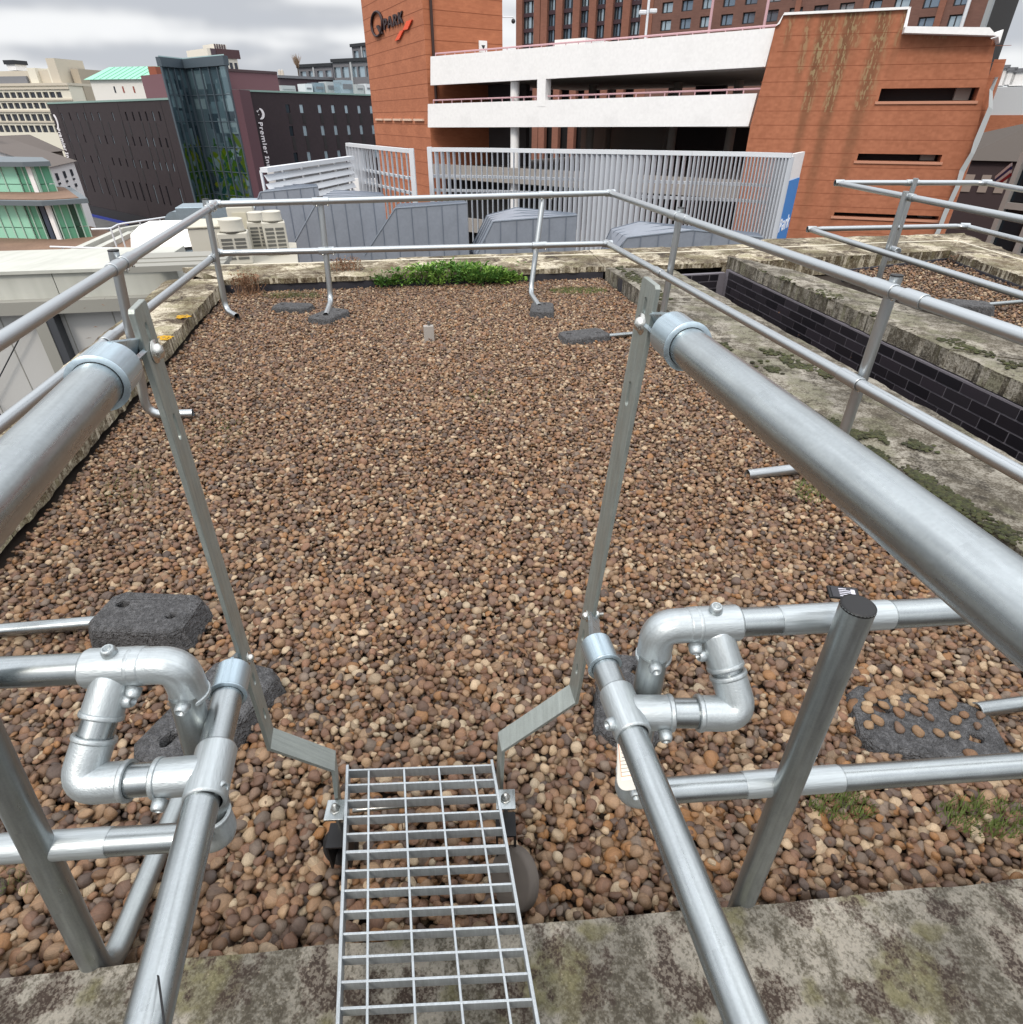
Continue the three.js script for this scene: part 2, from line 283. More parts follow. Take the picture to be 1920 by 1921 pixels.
// far strip behind the well and the adjoining roof
const adjPar = thing('parapet', 'pale lichened parapet turning the corner round the adjoining roof', 'parapet', frc.clone().setY(0));
const ir0 = G(1588, 492, KT + 0.03), irc = G(1782, 471, KT + 0.03), ir2 = G(1920, 520, KT + 0.03), Y2 = KT + 0.05;
{ const orr = V().lerpVectors(ri0, li0, -0.52), olr = meet(fo0, fo1, orr, orr.clone().add(V(0.2, 0, -1))), inn = wr0.clone().lerp(ir0, 0.05);
  coping(adjPar, olr, frc, irc, wr0.clone().add(V(-0.02, 0, -0.06)), 4, -0.02, Y2, concPale, 0.01, 0.012);
  const e0 = lineAt(frc, fr2, -1), e1 = irc.clone().lerp(ir2, (e0.z - irc.z) / (ir2.z - irc.z)); coping(adjPar, frc.clone().lerp(fr2, 0.002), e0, e1, irc, 4, -0.02, Y2 - 0.003, concPale, 0.01, 0.012);
  part(adjPar, 'upstand', M([fbox(frameAB(ir0, irc), 0, ir0.distanceTo(irc), -0.05, 0.1, 0.004, 0.03), fbox(frameAB(irc, ir2), 0, irc.distanceTo(e1), -0.05, 0.1, 0.004, 0.03)]), upstand); }
const strip = thing('parapet', 'rough raised concrete slab on the far side of the light well', 'parapet', wr0.clone().setY(0));
const sg0 = G(1570, 520, RT), sg1 = G(1920, 632, RT);
{ const n0 = lineAt(wr0, wr1, 0.4), n1 = lineAt(sg0, sg1, 0.4), f0 = wr0.clone().addScaledVector(V(0.01, 0, -0.03), 1); coping(strip, f0, n0, n1, sg0.clone().add(V(-0.25, 0, -0.35)), 7, 0.13, RT, concSlab, 0.01); }

// light well with courses of glazed black brick
const well = thing('light_well', 'narrow sunken light well lined with glossy black brick', 'light well', V(wl0.x, 0, wl0.z));
{ const brickMats = [0x221f24, 0x29262b, 0x1c1a1f, 0x2f2b31].map((h) => plain(h, 0.35)), mort = plain(0x68646b, 0.9), DB = -4;
  const fR = frameAB(lineAt(wr0, wr1, 0.6), wr0), LR = lineAt(wr0, wr1, 0.6).distanceTo(wr0), fE = frameAB(wl0.clone().setY(0), wr0.clone().setY(0)), LE = wl0.distanceTo(wr0);
  part(well, 'wall', M([fbox(fR, 0, LR, DB, 0.12, -0.06, 0.0015)]), mort);
  part(well, 'wall', fbox(fE, 0, LE, DB, 0.08, -0.06, 0.0015), mort);
  const wl = lineAt(wl0, wl1, 0.6); part(well, 'wall', fbox(frameAB(wl, wl0), 0, wl.distanceTo(wl0), DB, 0, 0.002, 0.01), plain(0x1a181b, 0.6));
  part(well, 'well_floor', plan([[wl0.x, wl0.z], [wr0.x, wr0.z], xz(wnr), xz(wn)], -4.2, -4), plain(0x141214, 0.9));
  const BH = 0.066, BL = 0.215, J = 0.012, boxes = [...brickMats.map(() => [])]; let count = 0; const rest = brickMats.map(() => []);
  const gR = [0.5, 1].map((k) => fbox({ ...fR, P: V(0, 0, 0) }, 0, BL * k, 0, BH, -0.003, 0.003)), gE = [0.5, 1].map((k) => fbox({ ...fE, P: V(0, 0, 0) }, 0, BL * k, 0, BH, -0.003, 0.003));
  const wp = rootPos(well);
  for (let row = 0; row < 26; row++) for (let i = -1; i < LR / (BL + J); i++) {
    const u = i * (BL + J) + (row % 2) * (BL + J) / 2; if (u < 0 || u + BL / 2 > LR) continue;
    const y = 0.12 - (row + 1) * (BH + J), m = Math.floor(R0() * 4), p = fR.pt(u, y, 0.0035 + R0() * 0.002).sub(wp);
    if (u > LR - 6.4 && row < 9 && count < 270) { const b = new THREE.Mesh(gR[u + BL > LR ? 0 : 1], brickMats[m]); b.name = 'brick'; b.position.copy(p); b.castShadow = b.receiveShadow = true; well.add(b); count++; }
    else rest[m].push(gR[1].clone().translate(p.x + wp.x, p.y + wp.y, p.z + wp.z));
  }
  for (let row = 0; row < 9; row++) for (let i = 0; i < 3; i++) { const u = i * (BL + J) + (row % 2) * (BL + J) / 2; if (u + BL / 2 > LE) continue; const b = new THREE.Mesh(gE[u + BL > LE ? 0 : 1], brickMats[Math.floor(R0() * 4)]); b.name = 'brick'; b.position.copy(fE.pt(u, 0.08 - (row + 1) * (BH + J), 0.0042).sub(wp)); well.add(b); }
  rest.forEach((l, k) => { if (l.length) part(well, 'brick_courses', M(l), brickMats[k], null, 'stuff'); }); }

// ------------------------------------------------------------------ pebbles
const pebbleMap = dtex(256, (u, v) => { const a = fbm(u, v, 6, 5, 501), b = fbm(u, v, 40, 2, 507); return grey(0.78 + 0.22 * (a - 0.5) + 0.16 * (b - 0.5)); });
const pebbleMat = mat({ map: pebbleMap, roughness: 0.62, bumpMap: pebbleMap, bumpScale: 0.002 });
function pebbleGeo(seed, det) {
  const g = mergeVertices(new THREE.IcosahedronGeometry(1, det).deleteAttribute('normal').deleteAttribute('uv')), p = g.attributes.position, r = rng(seed), v = V(), k = [];
  for (let i = 0; i < 7; i++) k.push([V(r() - 0.5, r() - 0.5, r() - 0.5).normalize(), (seed % 2 ? 0.62 : 0.5) + r() * 0.4]);
  for (let i = 0; i < p.count; i++) { v.fromBufferAttribute(p, i).normalize(); let m = 1; for (const [d, h] of k) { const c = v.dot(d); if (c > 0) m = Math.min(m, (seed % 2 ? 0.35 : 0.18) * m + (seed % 2 ? 0.65 : 0.82) * Math.min(m, h / Math.max(c, h))); } v.multiplyScalar(m); p.setXYZ(i, v.x, v.y, v.z); }
  g.computeVertexNormals(); const uv = new Float32Array(p.count * 2); for (let i = 0; i < p.count; i++) { uv[i * 2] = 0.5 + p.getX(i) * 0.4 + p.getZ(i) * 0.1; uv[i * 2 + 1] = 0.5 + p.getY(i) * 0.4; } g.setAttribute('uv', new THREE.BufferAttribute(uv, 2)); return g;
}
const pebbleColours = [0xae8964, 0x997251, 0x825e47, 0x8e7967, 0xd0b38e, 0xa87643, 0x6c574a, 0xa17d5a, 0xb79570, 0x8d6f58, 0x956b4e, 0xa88562, 0x7f5f4a, 0xa37753].map((h) => new THREE.Color(h));
const pebbleVariants = [1, 2, 3, 4, 5, 6].map((k) => pebbleGeo(600 + k, 2));
const inPoly = (x, z, poly) => { let c = false; for (let i = 0, j = poly.length - 1; i < poly.length; j = i++) { const [xi, zi] = poly[i], [xj, zj] = poly[j]; if ((zi > z) !== (zj > z) && x < ((xj - xi) * (z - zi)) / (zj - zi) + xi) c = !c; } return c; };
const heaps = [];                                                // [x, z, radius, height] small mounds
function gravelBed(owner, poly, seed, sp, y0, keep) {
  const r = rng(seed), m = new THREE.Matrix4(), q = new THREE.Quaternion(), e = new THREE.Euler(), lists = pebbleVariants.map(() => []), big = [];
  const xs = poly.map((p) => p[0]), zs = poly.map((p) => p[1]), x0 = Math.min(...xs), x1 = Math.max(...xs), z0 = Math.min(...zs), z1 = Math.max(...zs);
  for (let layer = 0; layer < 3; layer++) { let row = 0;
    for (let z = z0; z < z1; z += sp * 0.866, row++) for (let x = x0 + (row % 2) * sp / 2; x < x1; x += sp) {
      const px = x + (r() - 0.5) * sp * 1.05 + layer * sp * 0.4, pz = z + (r() - 0.5) * sp * 1.05 + layer * sp * 0.29;
      const u1 = r(), u2 = r(), u3 = r(), u4 = r(), u5 = r(), u6 = r(), u7 = r();
      if (!inPoly(px, pz, poly) || (layer === 2 && u6 > 0.3)) continue;
      const far = Math.min(1, Math.max(0, (-pz - 0.5) / 2.2));
      const s = (0.0100 + 0.0088 * u1 * u1 + (u2 > 0.97 ? 0.006 : 0)) * (layer === 2 ? 0.9 : 1) * (1.16 - 0.27 * far);
      const bump = (fbm(px * 0.31 + 7, pz * 0.31 + 7, 1, 3, 77) - 0.5) * 0.05;
      let y = y0 + (layer === 0 ? -0.018 : layer === 1 ? 0 : 0.012) + (u3 - 0.5) * 0.012 + bump;
      e.set((u4 - 0.5) * 1.1, u5 * 6.283, (u6 - 0.5) * 1.1); q.setFromEuler(e);
      const col = pebbleColours[Math.floor(Math.pow(u7, 1.0) * pebbleColours.length)].clone().multiplyScalar(0.55 + 0.55 * u3); if (u2 < 0.035) col.lerp(lin(0xd8c3a0), 0.7); col.lerp(new THREE.Color().setScalar((col.r + col.g + col.b) / 3), 0.1);
      m.compose(V(px, y, pz), q, V(s * (1.0 + 0.45 * u4), s * (0.55 + 0.28 * u5), s * (0.82 + 0.3 * u1)));
      const rec = [m.clone(), col]; if (keep && layer === 1 && keep(px, pz) && big.length < 300) big.push([rec, Math.floor(u6 * 6)]); else lists[Math.floor(u6 * 997) % 6].push(rec);
    } }
  lists.forEach((l, k) => { const im = new THREE.InstancedMesh(pebbleVariants[k], pebbleMat, l.length); l.forEach(([mm, c], i) => { im.setMatrixAt(i, mm); im.setColorAt(i, c); }); im.name = 'gravel'; im.userData.kind = 'stuff'; im.castShadow = im.receiveShadow = true; owner.add(im); });
  const mats = pebbleColours.slice(0, 8).map((c) => { const k = pebbleMat.clone(); k.color.copy(c).multiplyScalar(0.84); return k; });
  big.forEach(([[mm], k], i) => { const b = new THREE.Mesh(pebbleVariants[k], mats[i % 8]); b.name = 'pebble'; mm.decompose(b.position, b.quaternion, b.scale); b.castShadow = b.receiveShadow = true; owner.add(b); });
}
const inset = (p, q, k) => V().lerpVectors(p, q, k);
const gravelA = structure('gravel_ground');
const fiL = li0.clone().add(V(0.015, 0, 0.03)), fiR = ri0.clone().add(V(-0.03, 0, 0.03));
gravelBed(gravelA, [xz(fiL), xz(fiR), [NR.x - 0.03, NR.z - 0.05], [NL.x + 0.03, NL.z - 0.05]], 9001, 0.0240, -0.004, (x, z) => z > -0.95 && x > -0.78 && x < 0.95);
const gravelB = structure('adjoining_gravel_ground');
{ const e1 = lineAt(sg0, sg1, -2.2), e2 = irc.clone().lerp(ir2, (-2.2 - irc.z) / (ir2.z - irc.z)); gravelBed(gravelB, [xz(ir0.clone().add(V(-0.1, 0, 0.02))), xz(irc.clone().add(V(-0.03, 0, 0.05))), [e2.x - 0.03, e2.z], [e1.x + 0.04, e1.z]], 9007, 0.042, 0.075); }

// ------------------------------------------------------------------ guard rails
const RN = 0.0242, FN = 0.0287; let RP = 0.0272, RF = 0.0335;
const YT = 0.95, YM = 0.525;
function setScrew(owner, p, dir) { const d = dir.clone().normalize(); part(owner, 'set_screw', M([lathe(p, p.clone().addScaledVector(d, 0.012), [[0.0001, 0], [0.010, 0], [0.0085, 0.011], [0.0055, 0.012], [0.005, 0.006], [0.0001, 0.006]], 12)]), boltSteel); }
function railPath(owner, pts, r = RP) { part(owner, 'rail', bent(pts, r, 0.06, 16, Math.max(8, pts.length * 14)), galvFar); }
function joint(owner, p, dir, len = 0.14) { const d = dir.clone().normalize(); part(owner, 'sleeve_fitting', sleeve(p.clone().addScaledVector(d, -len / 2), p.clone().addScaledVector(d, len / 2), RF, RP + 0.0006), galvFar); }
function postFoot(owner, top, base, footEnd) { part(owner, 'post', bent([top, base, footEnd], RP, 0.1, 16, 40), galvFar); part(owner, 'post_cap', sleeve(top.clone().add(V(0, -0.001, 0)), top.clone().add(V(0, 0.006, 0)), RP + 0.001, 0.0005), blackPlastic); }
function crossing(owner, p, dir) { joint(owner, p, dir, 0.15); setScrew(owner, p.clone().addScaledVector(dir, 0.05).add(V(0.012, -0.03, 0.012)), V(0.4, -0.6, 0.5)); setScrew(owner, p.clone().addScaledVector(dir, -0.05).add(V(0.012, -0.03, 0.012)), V(0.4, -0.6, 0.5)); }
const TL = G(405, 383, YT), TR = G(1145, 362, YT), TL9 = lineAt(TL, G(0, 640, YT), 1.2), TR9 = lineAt(TR, G(1920, 632, YT), 1.0);
const at = (p, y) => V(p.x, y, p.z);
const MLp = G(410, 475, YM), MRp = G(1140, 457, YM), ML9 = lineAt(MLp, G(283, 575, YM), 1.2), MR9 = lineAt(MRp, G(1920, 892, YM), 1.0);
{ // far run
  const t = thing('guard_rail', 'galvanised two-rail tube guard rail across the far end of the gravel roof', 'guard rail', at(TL.clone().lerp(TR, 0.5), 0));
  part(t, 'rail', tube(TL, TR, RP), galvFar); part(t, 'rail', tube(MLp, MRp, RP), galvFar);
  const d = TR.clone().sub(TL).normalize();
  for (const [px, pxm, pxb, pyb, fx, fy] of [[601, 612, 622, 572, 612, 592], [1023, 1012, 998, 556, 1012, 575]]) {
    const f = frameAB(TL, TR), a = f.hit(px, 373)[0], fm = frameAB(MLp, MRp), b = fm.hit(pxm, 464)[0], p = TL.clone().addScaledVector(d, a), m = MLp.clone().addScaledVector(MRp.clone().sub(MLp).normalize(), b), foot = G(pxb, pyb, 0.03);
    const up = p.clone().sub(foot); const n = f.n.clone().multiplyScalar(-0.0); p.add(n);
    const back = p.clone().add(V(0, 0.03, 0)).addScaledVector(f.n, -0.05), bm = foot.clone().addScaledVector(f.n, -0.05).setY(0.12);
    postFoot(t, back, bm.clone().setY(0.05), G(fx, fy, 0.05)); crossing(t, p, d); crossing(t, m, d); }
  joint(t, TL, V(d.x, 0, d.z), 0.1); joint(t, TR, d, 0.1); joint(t, MLp, d, 0.1); joint(t, MRp, d, 0.1);
}
function sideRail(label, T0, T9, M0, M9, posts) {
  const t = thing('guard_rail', label, 'guard rail', at(T0.clone().lerp(T9, 0.5), 0)), d = T9.clone().sub(T0).normalize();
  part(t, 'rail', tube(T0, T9, RP), galvFar); part(t, 'rail', tube(M0, M9, RP), galvFar); joint(t, T0, d, 0.12); joint(t, M0, d, 0.12);
  for (const [z, side, foot, yb] of posts) {
    const p = lineAt(T0, T9, z), m = lineAt(M0, M9, z + 0.02), o = C.clone().multiplyScalar(side * 0.052);
    postFoot(t, p.clone().add(o).setY(YT + 0.05), p.clone().lerp(m, 0.5).add(o).setY(yb), p.clone().lerp(m, 0.5).add(o).add(foot).setY(yb - 0.01)); crossing(t, p, d); crossing(t, m, d); joint(t, p.clone().addScaledVector(d, 0.2), d, 0.12); }
  return t;
}
sideRail('galvanised guard rail running along the crumbling left parapet', TL, TL9, MLp, ML9, [[TL.z + 0.12, -1, V(0.16, 0, 0.16), 0.05], [lineAt(TL, TL9, -3.5).z, -1, C.clone().multiplyScalar(0.26), 0.05]]);
sideRail('galvanised guard rail along the mossy slab beside the light well', TR, TR9, MRp, MR9, [[frameAB(TR, TR9).pt(frameAB(TR, TR9).hit(1265, 402)[0], 0).z, 1, C.clone().multiplyScalar(-0.12), KT], [frameAB(TR, TR9).pt(frameAB(TR, TR9).hit(1660, 531)[0], 0).z, 1, C.clone().multiplyScalar(-0.5), 0.04]]);
{ // adjoining roof
  const Y = 0.98, c = G(1570, 343, Y), f2 = G(1850, 343, Y), r1 = G(1920, 356, Y), n1 = G(1920, 412, Y), cm = G(1518, 430, YM), fm = G(1810, 424, YM), rm = G(1920, 452, YM), nm = G(1920, 555, YM);
  const t = thing('guard_rail', 'hairpin-ended galvanised guard rail round the adjoining gravel roof', 'guard rail', at(c, 0));
  const far = (a, b, k) => a.clone().lerp(b, k);
  for (const [a, b, e, n] of [[c, f2, r1, n1], [cm, fm, rm, nm]]) { part(t, 'rail', bent([far(n, a, -1.4), a, b, far(b, e, 4)], RP, 0.1, 16, 80), galvFar); joint(t, a.clone().add(V(0.03, 0, 0)), V(1, 0, 0), 0.1); joint(t, b, V(1, 0, 0.3), 0.1); }
  const fN = frameAB(c, n1), fF = frameAB(c, f2), dn = n1.clone().sub(c).normalize(), df = f2.clone().sub(c).normalize();
  for (const [f, o, d, x, y, side, bx, by] of [[fN, c, dn, 1708, 367, -1, 1628, 512], [fF, c, df, 1712, 341, 1, 1668, 470]]) {
    const u = f.hit(x, y)[0], p = V(o.x + f.u.x * u, Y, o.z + f.u.z * u), w = f.n.clone().multiplyScalar(0.05), b = p.clone().add(w); 
    part(t, 'post', tube(b.clone().setY(Y + 0.05), b.clone().setY(0.16), RP, 16), galvFar);
    joint(t, p, d, 0.14); if (o === c && f === fN) joint(t, p.clone().setY(YM).add(V(0, 0, 0.02)), d, 0.14); }
}

// ------------------------------------------------------------------ near fences either side of the walkway opening
RP = RN; RF = FN;
const YU = 0.90, YL = 0.53, YC = 0.78, YH = 1.36, YG = 0.25;
function elbow(owner, a, c, b, label) { part(owner, 'elbow_fitting', M([bent([a, c, b], RF, 0.03, 24, 30), sleeve(a, a.clone().lerp(c, 0.12), RF + 0.002, RP + 0.0006), sleeve(b, b.clone().lerp(c, 0.12), RF + 0.002, RP + 0.0006)]), castGalv); }
function tee(owner, p, dir, len, br, blen) { const d = dir.clone().normalize(), b = br.clone().normalize(), e = p.clone().addScaledVector(b, blen);
  part(owner, 'tee_fitting', M([sleeve(p.clone().addScaledVector(d, -len / 2), p.clone().addScaledVector(d, len / 2), RF + 0.0015, RP + 0.0006), sleeve(p.clone().addScaledVector(b, 0.012), e, RF, RP + 0.0006), sleeve(p.clone().addScaledVector(b, blen - 0.008), e.clone().addScaledVector(b, 0.0005), RF + 0.002, RP + 0.0006)]), castGalv); }
function boss(owner, p, dir) { const d = dir.clone().normalize(); part(owner, 'set_screw', lathe(p, p.clone().addScaledVector(d, 0.017), [[0.0001, 0], [0.0115, 0], [0.0105, 0.011], [0.009, 0.014], [0.0082, 0.0155], [0.0055, 0.016], [0.005, 0.009], [0.0001, 0.009]], 16), castGalv); }
function nearFence(label, U, L, out, tx, jx, postTop, postBase, foot, capped) {   // U, L: opening ends of the upper and lower rail; out: unit vector away from the opening
  const t = thing('guard_rail', label, 'guard rail', V(postBase.x, 0, postBase.z)), far = 3.2, e = 0.062;
  const U9 = U.clone().addScaledVector(out, far), L9 = L.clone().addScaledVector(out, far);
  part(t, 'rail', tube(U.clone().addScaledVector(out, 0.05), U9, RP), galv); part(t, 'rail', tube(L.clone().addScaledVector(out, 0.05), L9, RP), galv);
  part(t, 'end_post', tube(U.clone().lerp(L, 0.15), U.clone().lerp(L, 0.85), RP), galvPost);
  elbow(t, U.clone().addScaledVector(out, 0.068), U, U.clone().add(V(0, -0.07, 0))); elbow(t, L.clone().addScaledVector(out, 0.07), L, L.clone().add(V(0, 0.07, 0)));
  const s = out.x > 0 ? 1 : -1;
  boss(t, U.clone().addScaledVector(out, 0.058).add(V(0, -0.02, 0.024)), V(0, -0.5, 0.8)); boss(t, U.clone().add(V(-s * 0.004, -0.06, 0.027)), V(0, -0.1, 1)); boss(t, L.clone().addScaledVector(out, 0.055).add(V(0, 0.004, 0.028)), V(0, 0.1, 1)); boss(t, L.clone().add(V(0, 0.055, 0.028)), V(0, 0.05, 1));
  // post in front of the rails, with welded sleeves on the rails
  part(t, 'post', foot ? bent([postTop, postBase, foot], RP + 0.0008, 0.085, 28, 70) : tube(postTop, postBase, RP + 0.0008, 28), galvPost);
  for (const [R, w] of [[U, jx[0]], [L, jx[1]]]) { const a = R.clone().addScaledVector(out, w - 0.11), b = R.clone().addScaledVector(out, w + 0.085); part(t, 'sleeve_fitting', M([sleeve(a, b, RF - 0.0035, RP + 0.0005)]), castGalv); }
  if (capped) { part(t, 'post_cap', M([lathe(postTop.clone().add(V(0, -0.004, 0)), postTop.clone().add(V(0, 0.004, 0)), [[RP - 0.002, 0], [RP + 0.0012, 0.001], [RP + 0.0005, 0.005], [RP - 0.004, 0.006], [0.0001, 0.0065]], 28)]), blackPlastic); }
  return t;
}
const UR = G(1236, 1176, YU), LRr = G(1180, 1488, YL), outR = V(1, 0, -0.075).normalize(), ULf = G(334, 1246, YU), LLf = G(418, 1566, YL), outL = V(-1, 0, 0.065).normalize();
const pR = D(1611, 1136, 0.675), pRb = D(1392, 1706, 0.66); pRb.y = 0.1; pRb.x -= 0.004;
const nfR = nearFence('short galvanised fence on the right of the walkway with black-capped post', UR, LRr, outR, 0, [0.31, 0.33], pR, V(pRb.x, 0, pRb.z), null, true);
const pLb = G(178, 1822, 0.1), pLm = G(72, 1600, YL); const pLt = pLb.clone().lerp(pLm, (1.12 - 0.1) / (YL - 0.1));
const nfL = nearFence('short galvanised fence on the left of the walkway whose post bends into a foot', ULf, LLf, outL, 0, [0.42, 0.3], pLt, pLb.clone().setY(0.045), G(340, 1492, 0.045), true);
{ // small black tag clipped to the right fence
  const p = pR.clone().add(V(0.012, -0.026, -0.058)), cv = document.createElement('canvas'); cv.width = 128; cv.height = 64; const g = cv.getContext('2d'); g.fillStyle = '#2a2a30'; g.fillRect(0, 0, 128, 64); g.fillStyle = '#d8d8e4'; for (let i = 0; i < 5; i++) g.fillRect(38, 8 + i * 11, 40 + (i * 29) % 34, 4); g.fillRect(100, 10, 20, 40);
  const tx = new THREE.CanvasTexture(cv); tx.colorSpace = THREE.SRGBColorSpace;
  const t = thing('asset_tag', 'small black printed tag behind the black-capped fence post', 'tag', p);
  const z = V(0, 0.9, 0.45).normalize(), x = V(0.97, -0.2, -0.1).normalize(), y = V().crossVectors(z, x); part(t, 'tag_body', obox(p, x, y, z, 0.056, 0.022, 0.005, 0.002), blackPlastic); const f = new THREE.PlaneGeometry(0.046, 0.018); basis(f, x, y, z, p.clone().addScaledVector(z, 0.0032)); part(t, 'printed_face', f, mat({ map: tx, roughness: 0.5 })); }

// ------------------------------------------------------------------ step-over walkway: handrails, gate brackets, grating
const hR0 = G(1262, 628, YH), hR1 = G(1920, 1150, YH), hL0 = G(212, 690, YH), hL1 = G(0, 918, YH), mR0 = G(1120, 1213, YC), mR1 = G(1402, 1921, YC), mL0 = G(438, 1262, YC), mL1 = G(277, 1921, YC);
function bandClamp(owner, p, d, rr) { const q = p.clone().addScaledVector(d, -0.052), r = rr + 0.0045; part(owner, 'pipe_clamp', M([lathe(p.clone().addScaledVector(d, 0.008), q, [[rr + 0.0005, 0.0], [r - 0.001, 0], [r, 0.002], [r, 0.055], [r + 0.0025, 0.057], [r + 0.0025, 0.060], [rr + 0.0008, 0.061]], 36)]), zincBlue); }
function bolt(owner, p, d, r = 0.011) { part(owner, 'bolt', M([lathe(p, p.clone().addScaledVector(d, 0.02), [[0.0001, 0], [r * 1.5, 0], [r * 1.5, 0.0025], [r, 0.003], [r * 0.98, 0.007], [r * 0.7, 0.011], [0.0001, 0.0128]], 18)]), boltSteel); }
function walkSide(side, label, h0, h1, m0, m1, fl, mtap) {
  const t = thing('handrail', label, 'handrail', at(m0, 0)), dh = h1.clone().sub(h0).normalize(), dm = m1.clone().sub(m0).normalize();
  part(t, 'rail', tube(h0, h0.clone().addScaledVector(dh, 1.9), RP, 40), galv); part(t, 'rail', tube(m0, m0.clone().addScaledVector(dm, 1.9), RP, 32), galv);
  bandClamp(t, h0, dh.clone().negate(), RP); bandClamp(t, m0, dm.clone().negate(), RP);
  // flat bar gate bracket with slotted holes, cranked in to the walkway
  const [bt, bk, bi, be] = fl, ax = V().subVectors(bt, bk).normalize(), L = bt.distanceTo(bk), W = 0.052, TH = 0.008, w = A.clone().addScaledVector(ax, -A.dot(ax)).normalize(), n = V().crossVectors(ax, w).normalize();
  const sh = new THREE.Shape([[-W / 2, 0], [W / 2, 0], [W / 2, L - 0.004], [W / 2 - 0.004, L], [-W / 2 + 0.004, L], [-W / 2, L - 0.004]].map((p) => new THREE.Vector2(...p)));
  const slot = (s, len) => { const p = new THREE.Path(); p.absarc(0, s + len / 2, 0.0062, 0, Math.PI); p.absarc(0, s - len / 2, 0.0062, Math.PI, 2 * Math.PI); p.closePath(); sh.holes.push(p); };
  slot(L - 0.045, 0.034); slot(L - 0.175, 0.03); slot(mtap - 0.06, 0.022); slot(mtap - 0.17, 0.02);
  const g = uvWorld(basis(flat(new THREE.ExtrudeGeometry(sh, { depth: TH - 0.0016, bevelEnabled: true, bevelThickness: 0.0008, bevelSize: 0.0008, bevelSegments: 1, curveSegments: 10 })), w, ax, V().crossVectors(w, ax), bk.clone().addScaledVector(V().crossVectors(w, ax), -TH / 2)));
  part(t, 'flat_bar', M([g, ribbon([bk.clone().addScaledVector(ax, 0.004), bi, be], w, W, TH)]), galvDull);
  const inn = n.dot(C) * side < 0 ? n.clone() : n.clone().negate();
  for (const [s, y, r0, d] of [[L - 0.062, YH, h0, dh], [mtap, YC, m0, dm]]) {
    const p = bk.clone().addScaledVector(ax, s); bolt(t, p.clone().addScaledVector(inn, TH / 2 - 0.001), inn, r0 === h0 ? 0.0105 : 0.0085);
    const q = p.clone().addScaledVector(inn, -TH / 2 - 0.003); // lug plates from the clamp to the bar
    for (const k of [0, 1]) { const e = r0.clone().addScaledVector(d, -0.004 + 0.0 * k).add(V(0, k ? -0.014 : 0.014, 0)), f = q.clone().add(V(0, k ? -0.004 : 0.004, 0)).addScaledVector(inn, -0.004), mid = e.clone().lerp(f, 0.5); const xx = f.clone().sub(e), l = xx.length() + 0.012; xx.normalize(); const yy = V().crossVectors(A, xx).normalize(), zz = V().crossVectors(xx, yy); part(t, 'clamp_lug', obox(mid, xx, yy, zz, l, 0.005, 0.03), zincBlue); }
    part(t, 'nut', lathe(q.clone(), q.clone().addScaledVector(inn, -0.02), [[0.0001, 0.004], [0.011, 0.004], [0.011, 0.013], [0.005, 0.013], [0.005, 0.024], [0.0001, 0.024]], 6), boltSteel); }
  return [t, dm];
}
const bd = (px, py, d) => D(px, py, d);
const [hrR, dmR] = walkSide(1, 'right pair of step-over handrails with flat slotted gate bar', hR0, hR1, mR0, mR1, [bd(1224, 528, 0.912), bd(1077, 1303, 0.957), bd(941, 1392, 0.925), bd(936, 1512, 0.908)], 0.262);
const [hrL, dmL] = walkSide(-1, 'left pair of step-over handrails with flat slotted gate bar', hL0, hL1, mL0, mL1, [bd(258, 572, 0.80), bd(509, 1388, 0.834), bd(626, 1428, 0.862), bd(642, 1560, 0.868)], 0.262);
// offset branches tying the mid handrails to the fences
function branch(owner, label, teeAt, fdir, el, cl, dm, fence) {
  tee(fence, teeAt, fdir, 0.088, el.clone().sub(teeAt), 0.075);
  const t = owner; part(t, 'offset_pipe', bent([teeAt.clone().lerp(el, 0.25), el, cl], RP, 0.02, 20, 30), galv);
  elbow(t, el.clone().lerp(teeAt, 0.07 / el.distanceTo(teeAt)), el, el.clone().lerp(cl, 0.072 / el.distanceTo(cl)));
  tee(t, cl, dm, 0.09, el.clone().sub(cl), 0.078);
  const b = el.clone().sub(cl).normalize(); boss(t, cl.clone().addScaledVector(b, 0.062).add(V(0, -0.012, 0.028)), V(0, -0.3, 1)); boss(t, cl.clone().addScaledVector(b, -0.02).add(V(0, 0.006, 0.025)), b.clone().negate().add(V(0, 0.2, 0.5)));
  const k = el.clone().sub(teeAt).normalize(); boss(fence, teeAt.clone().addScaledVector(k, 0.05).addScaledVector(fdir, -0.026), fdir.clone().negate().add(V(0, 0, 0.3))); boss(fence, teeAt.clone().add(V(0, 0.026, 0)), V(0, 1, 0.1));
}
branch(hrR, 'r', UR.clone().addScaledVector(outR, 0.09), outR, G(1389, 1338, YC), G(1172, 1337, YC), dmR, nfR);
branch(hrL, 'l', ULf.clone().addScaledVector(outL, 0.09), outL, G(150, 1472, YC), G(396, 1452, YC), dmL, nfL);
{ // cable tie tail on the left mid rail
  const a = G(297, 1830, YC + 0.028), b = G(309, 1921, YC + 0.05); const t = thing('cable_tie', 'black cable tie tail sticking up from the lower left handrail', 'cable tie', a);
  part(t, 'tie_tail', ribbon([b.clone().lerp(a, -0.6), b, a.clone().lerp(b, 0.12), a], V(0.4, 0.1, 0.1).normalize(), 0.0035, 0.0012), blackPlastic); part(t, 'tie_loop', (() => { const g = new THREE.TorusGeometry(RP + 0.001, 0.0014, 6, 40); const p = b.clone().lerp(a, -0.5); g.applyQuaternion(new THREE.Quaternion().setFromUnitVectors(V(0, 0, 1), dmL)); const q = frameAB(mL0, mL1); const c = mL0.clone().addScaledVector(dmL, p.clone().sub(mL0).dot(dmL)); g.translate(c.x, c.y, c.z); return flat(g); })(), blackPlastic); }
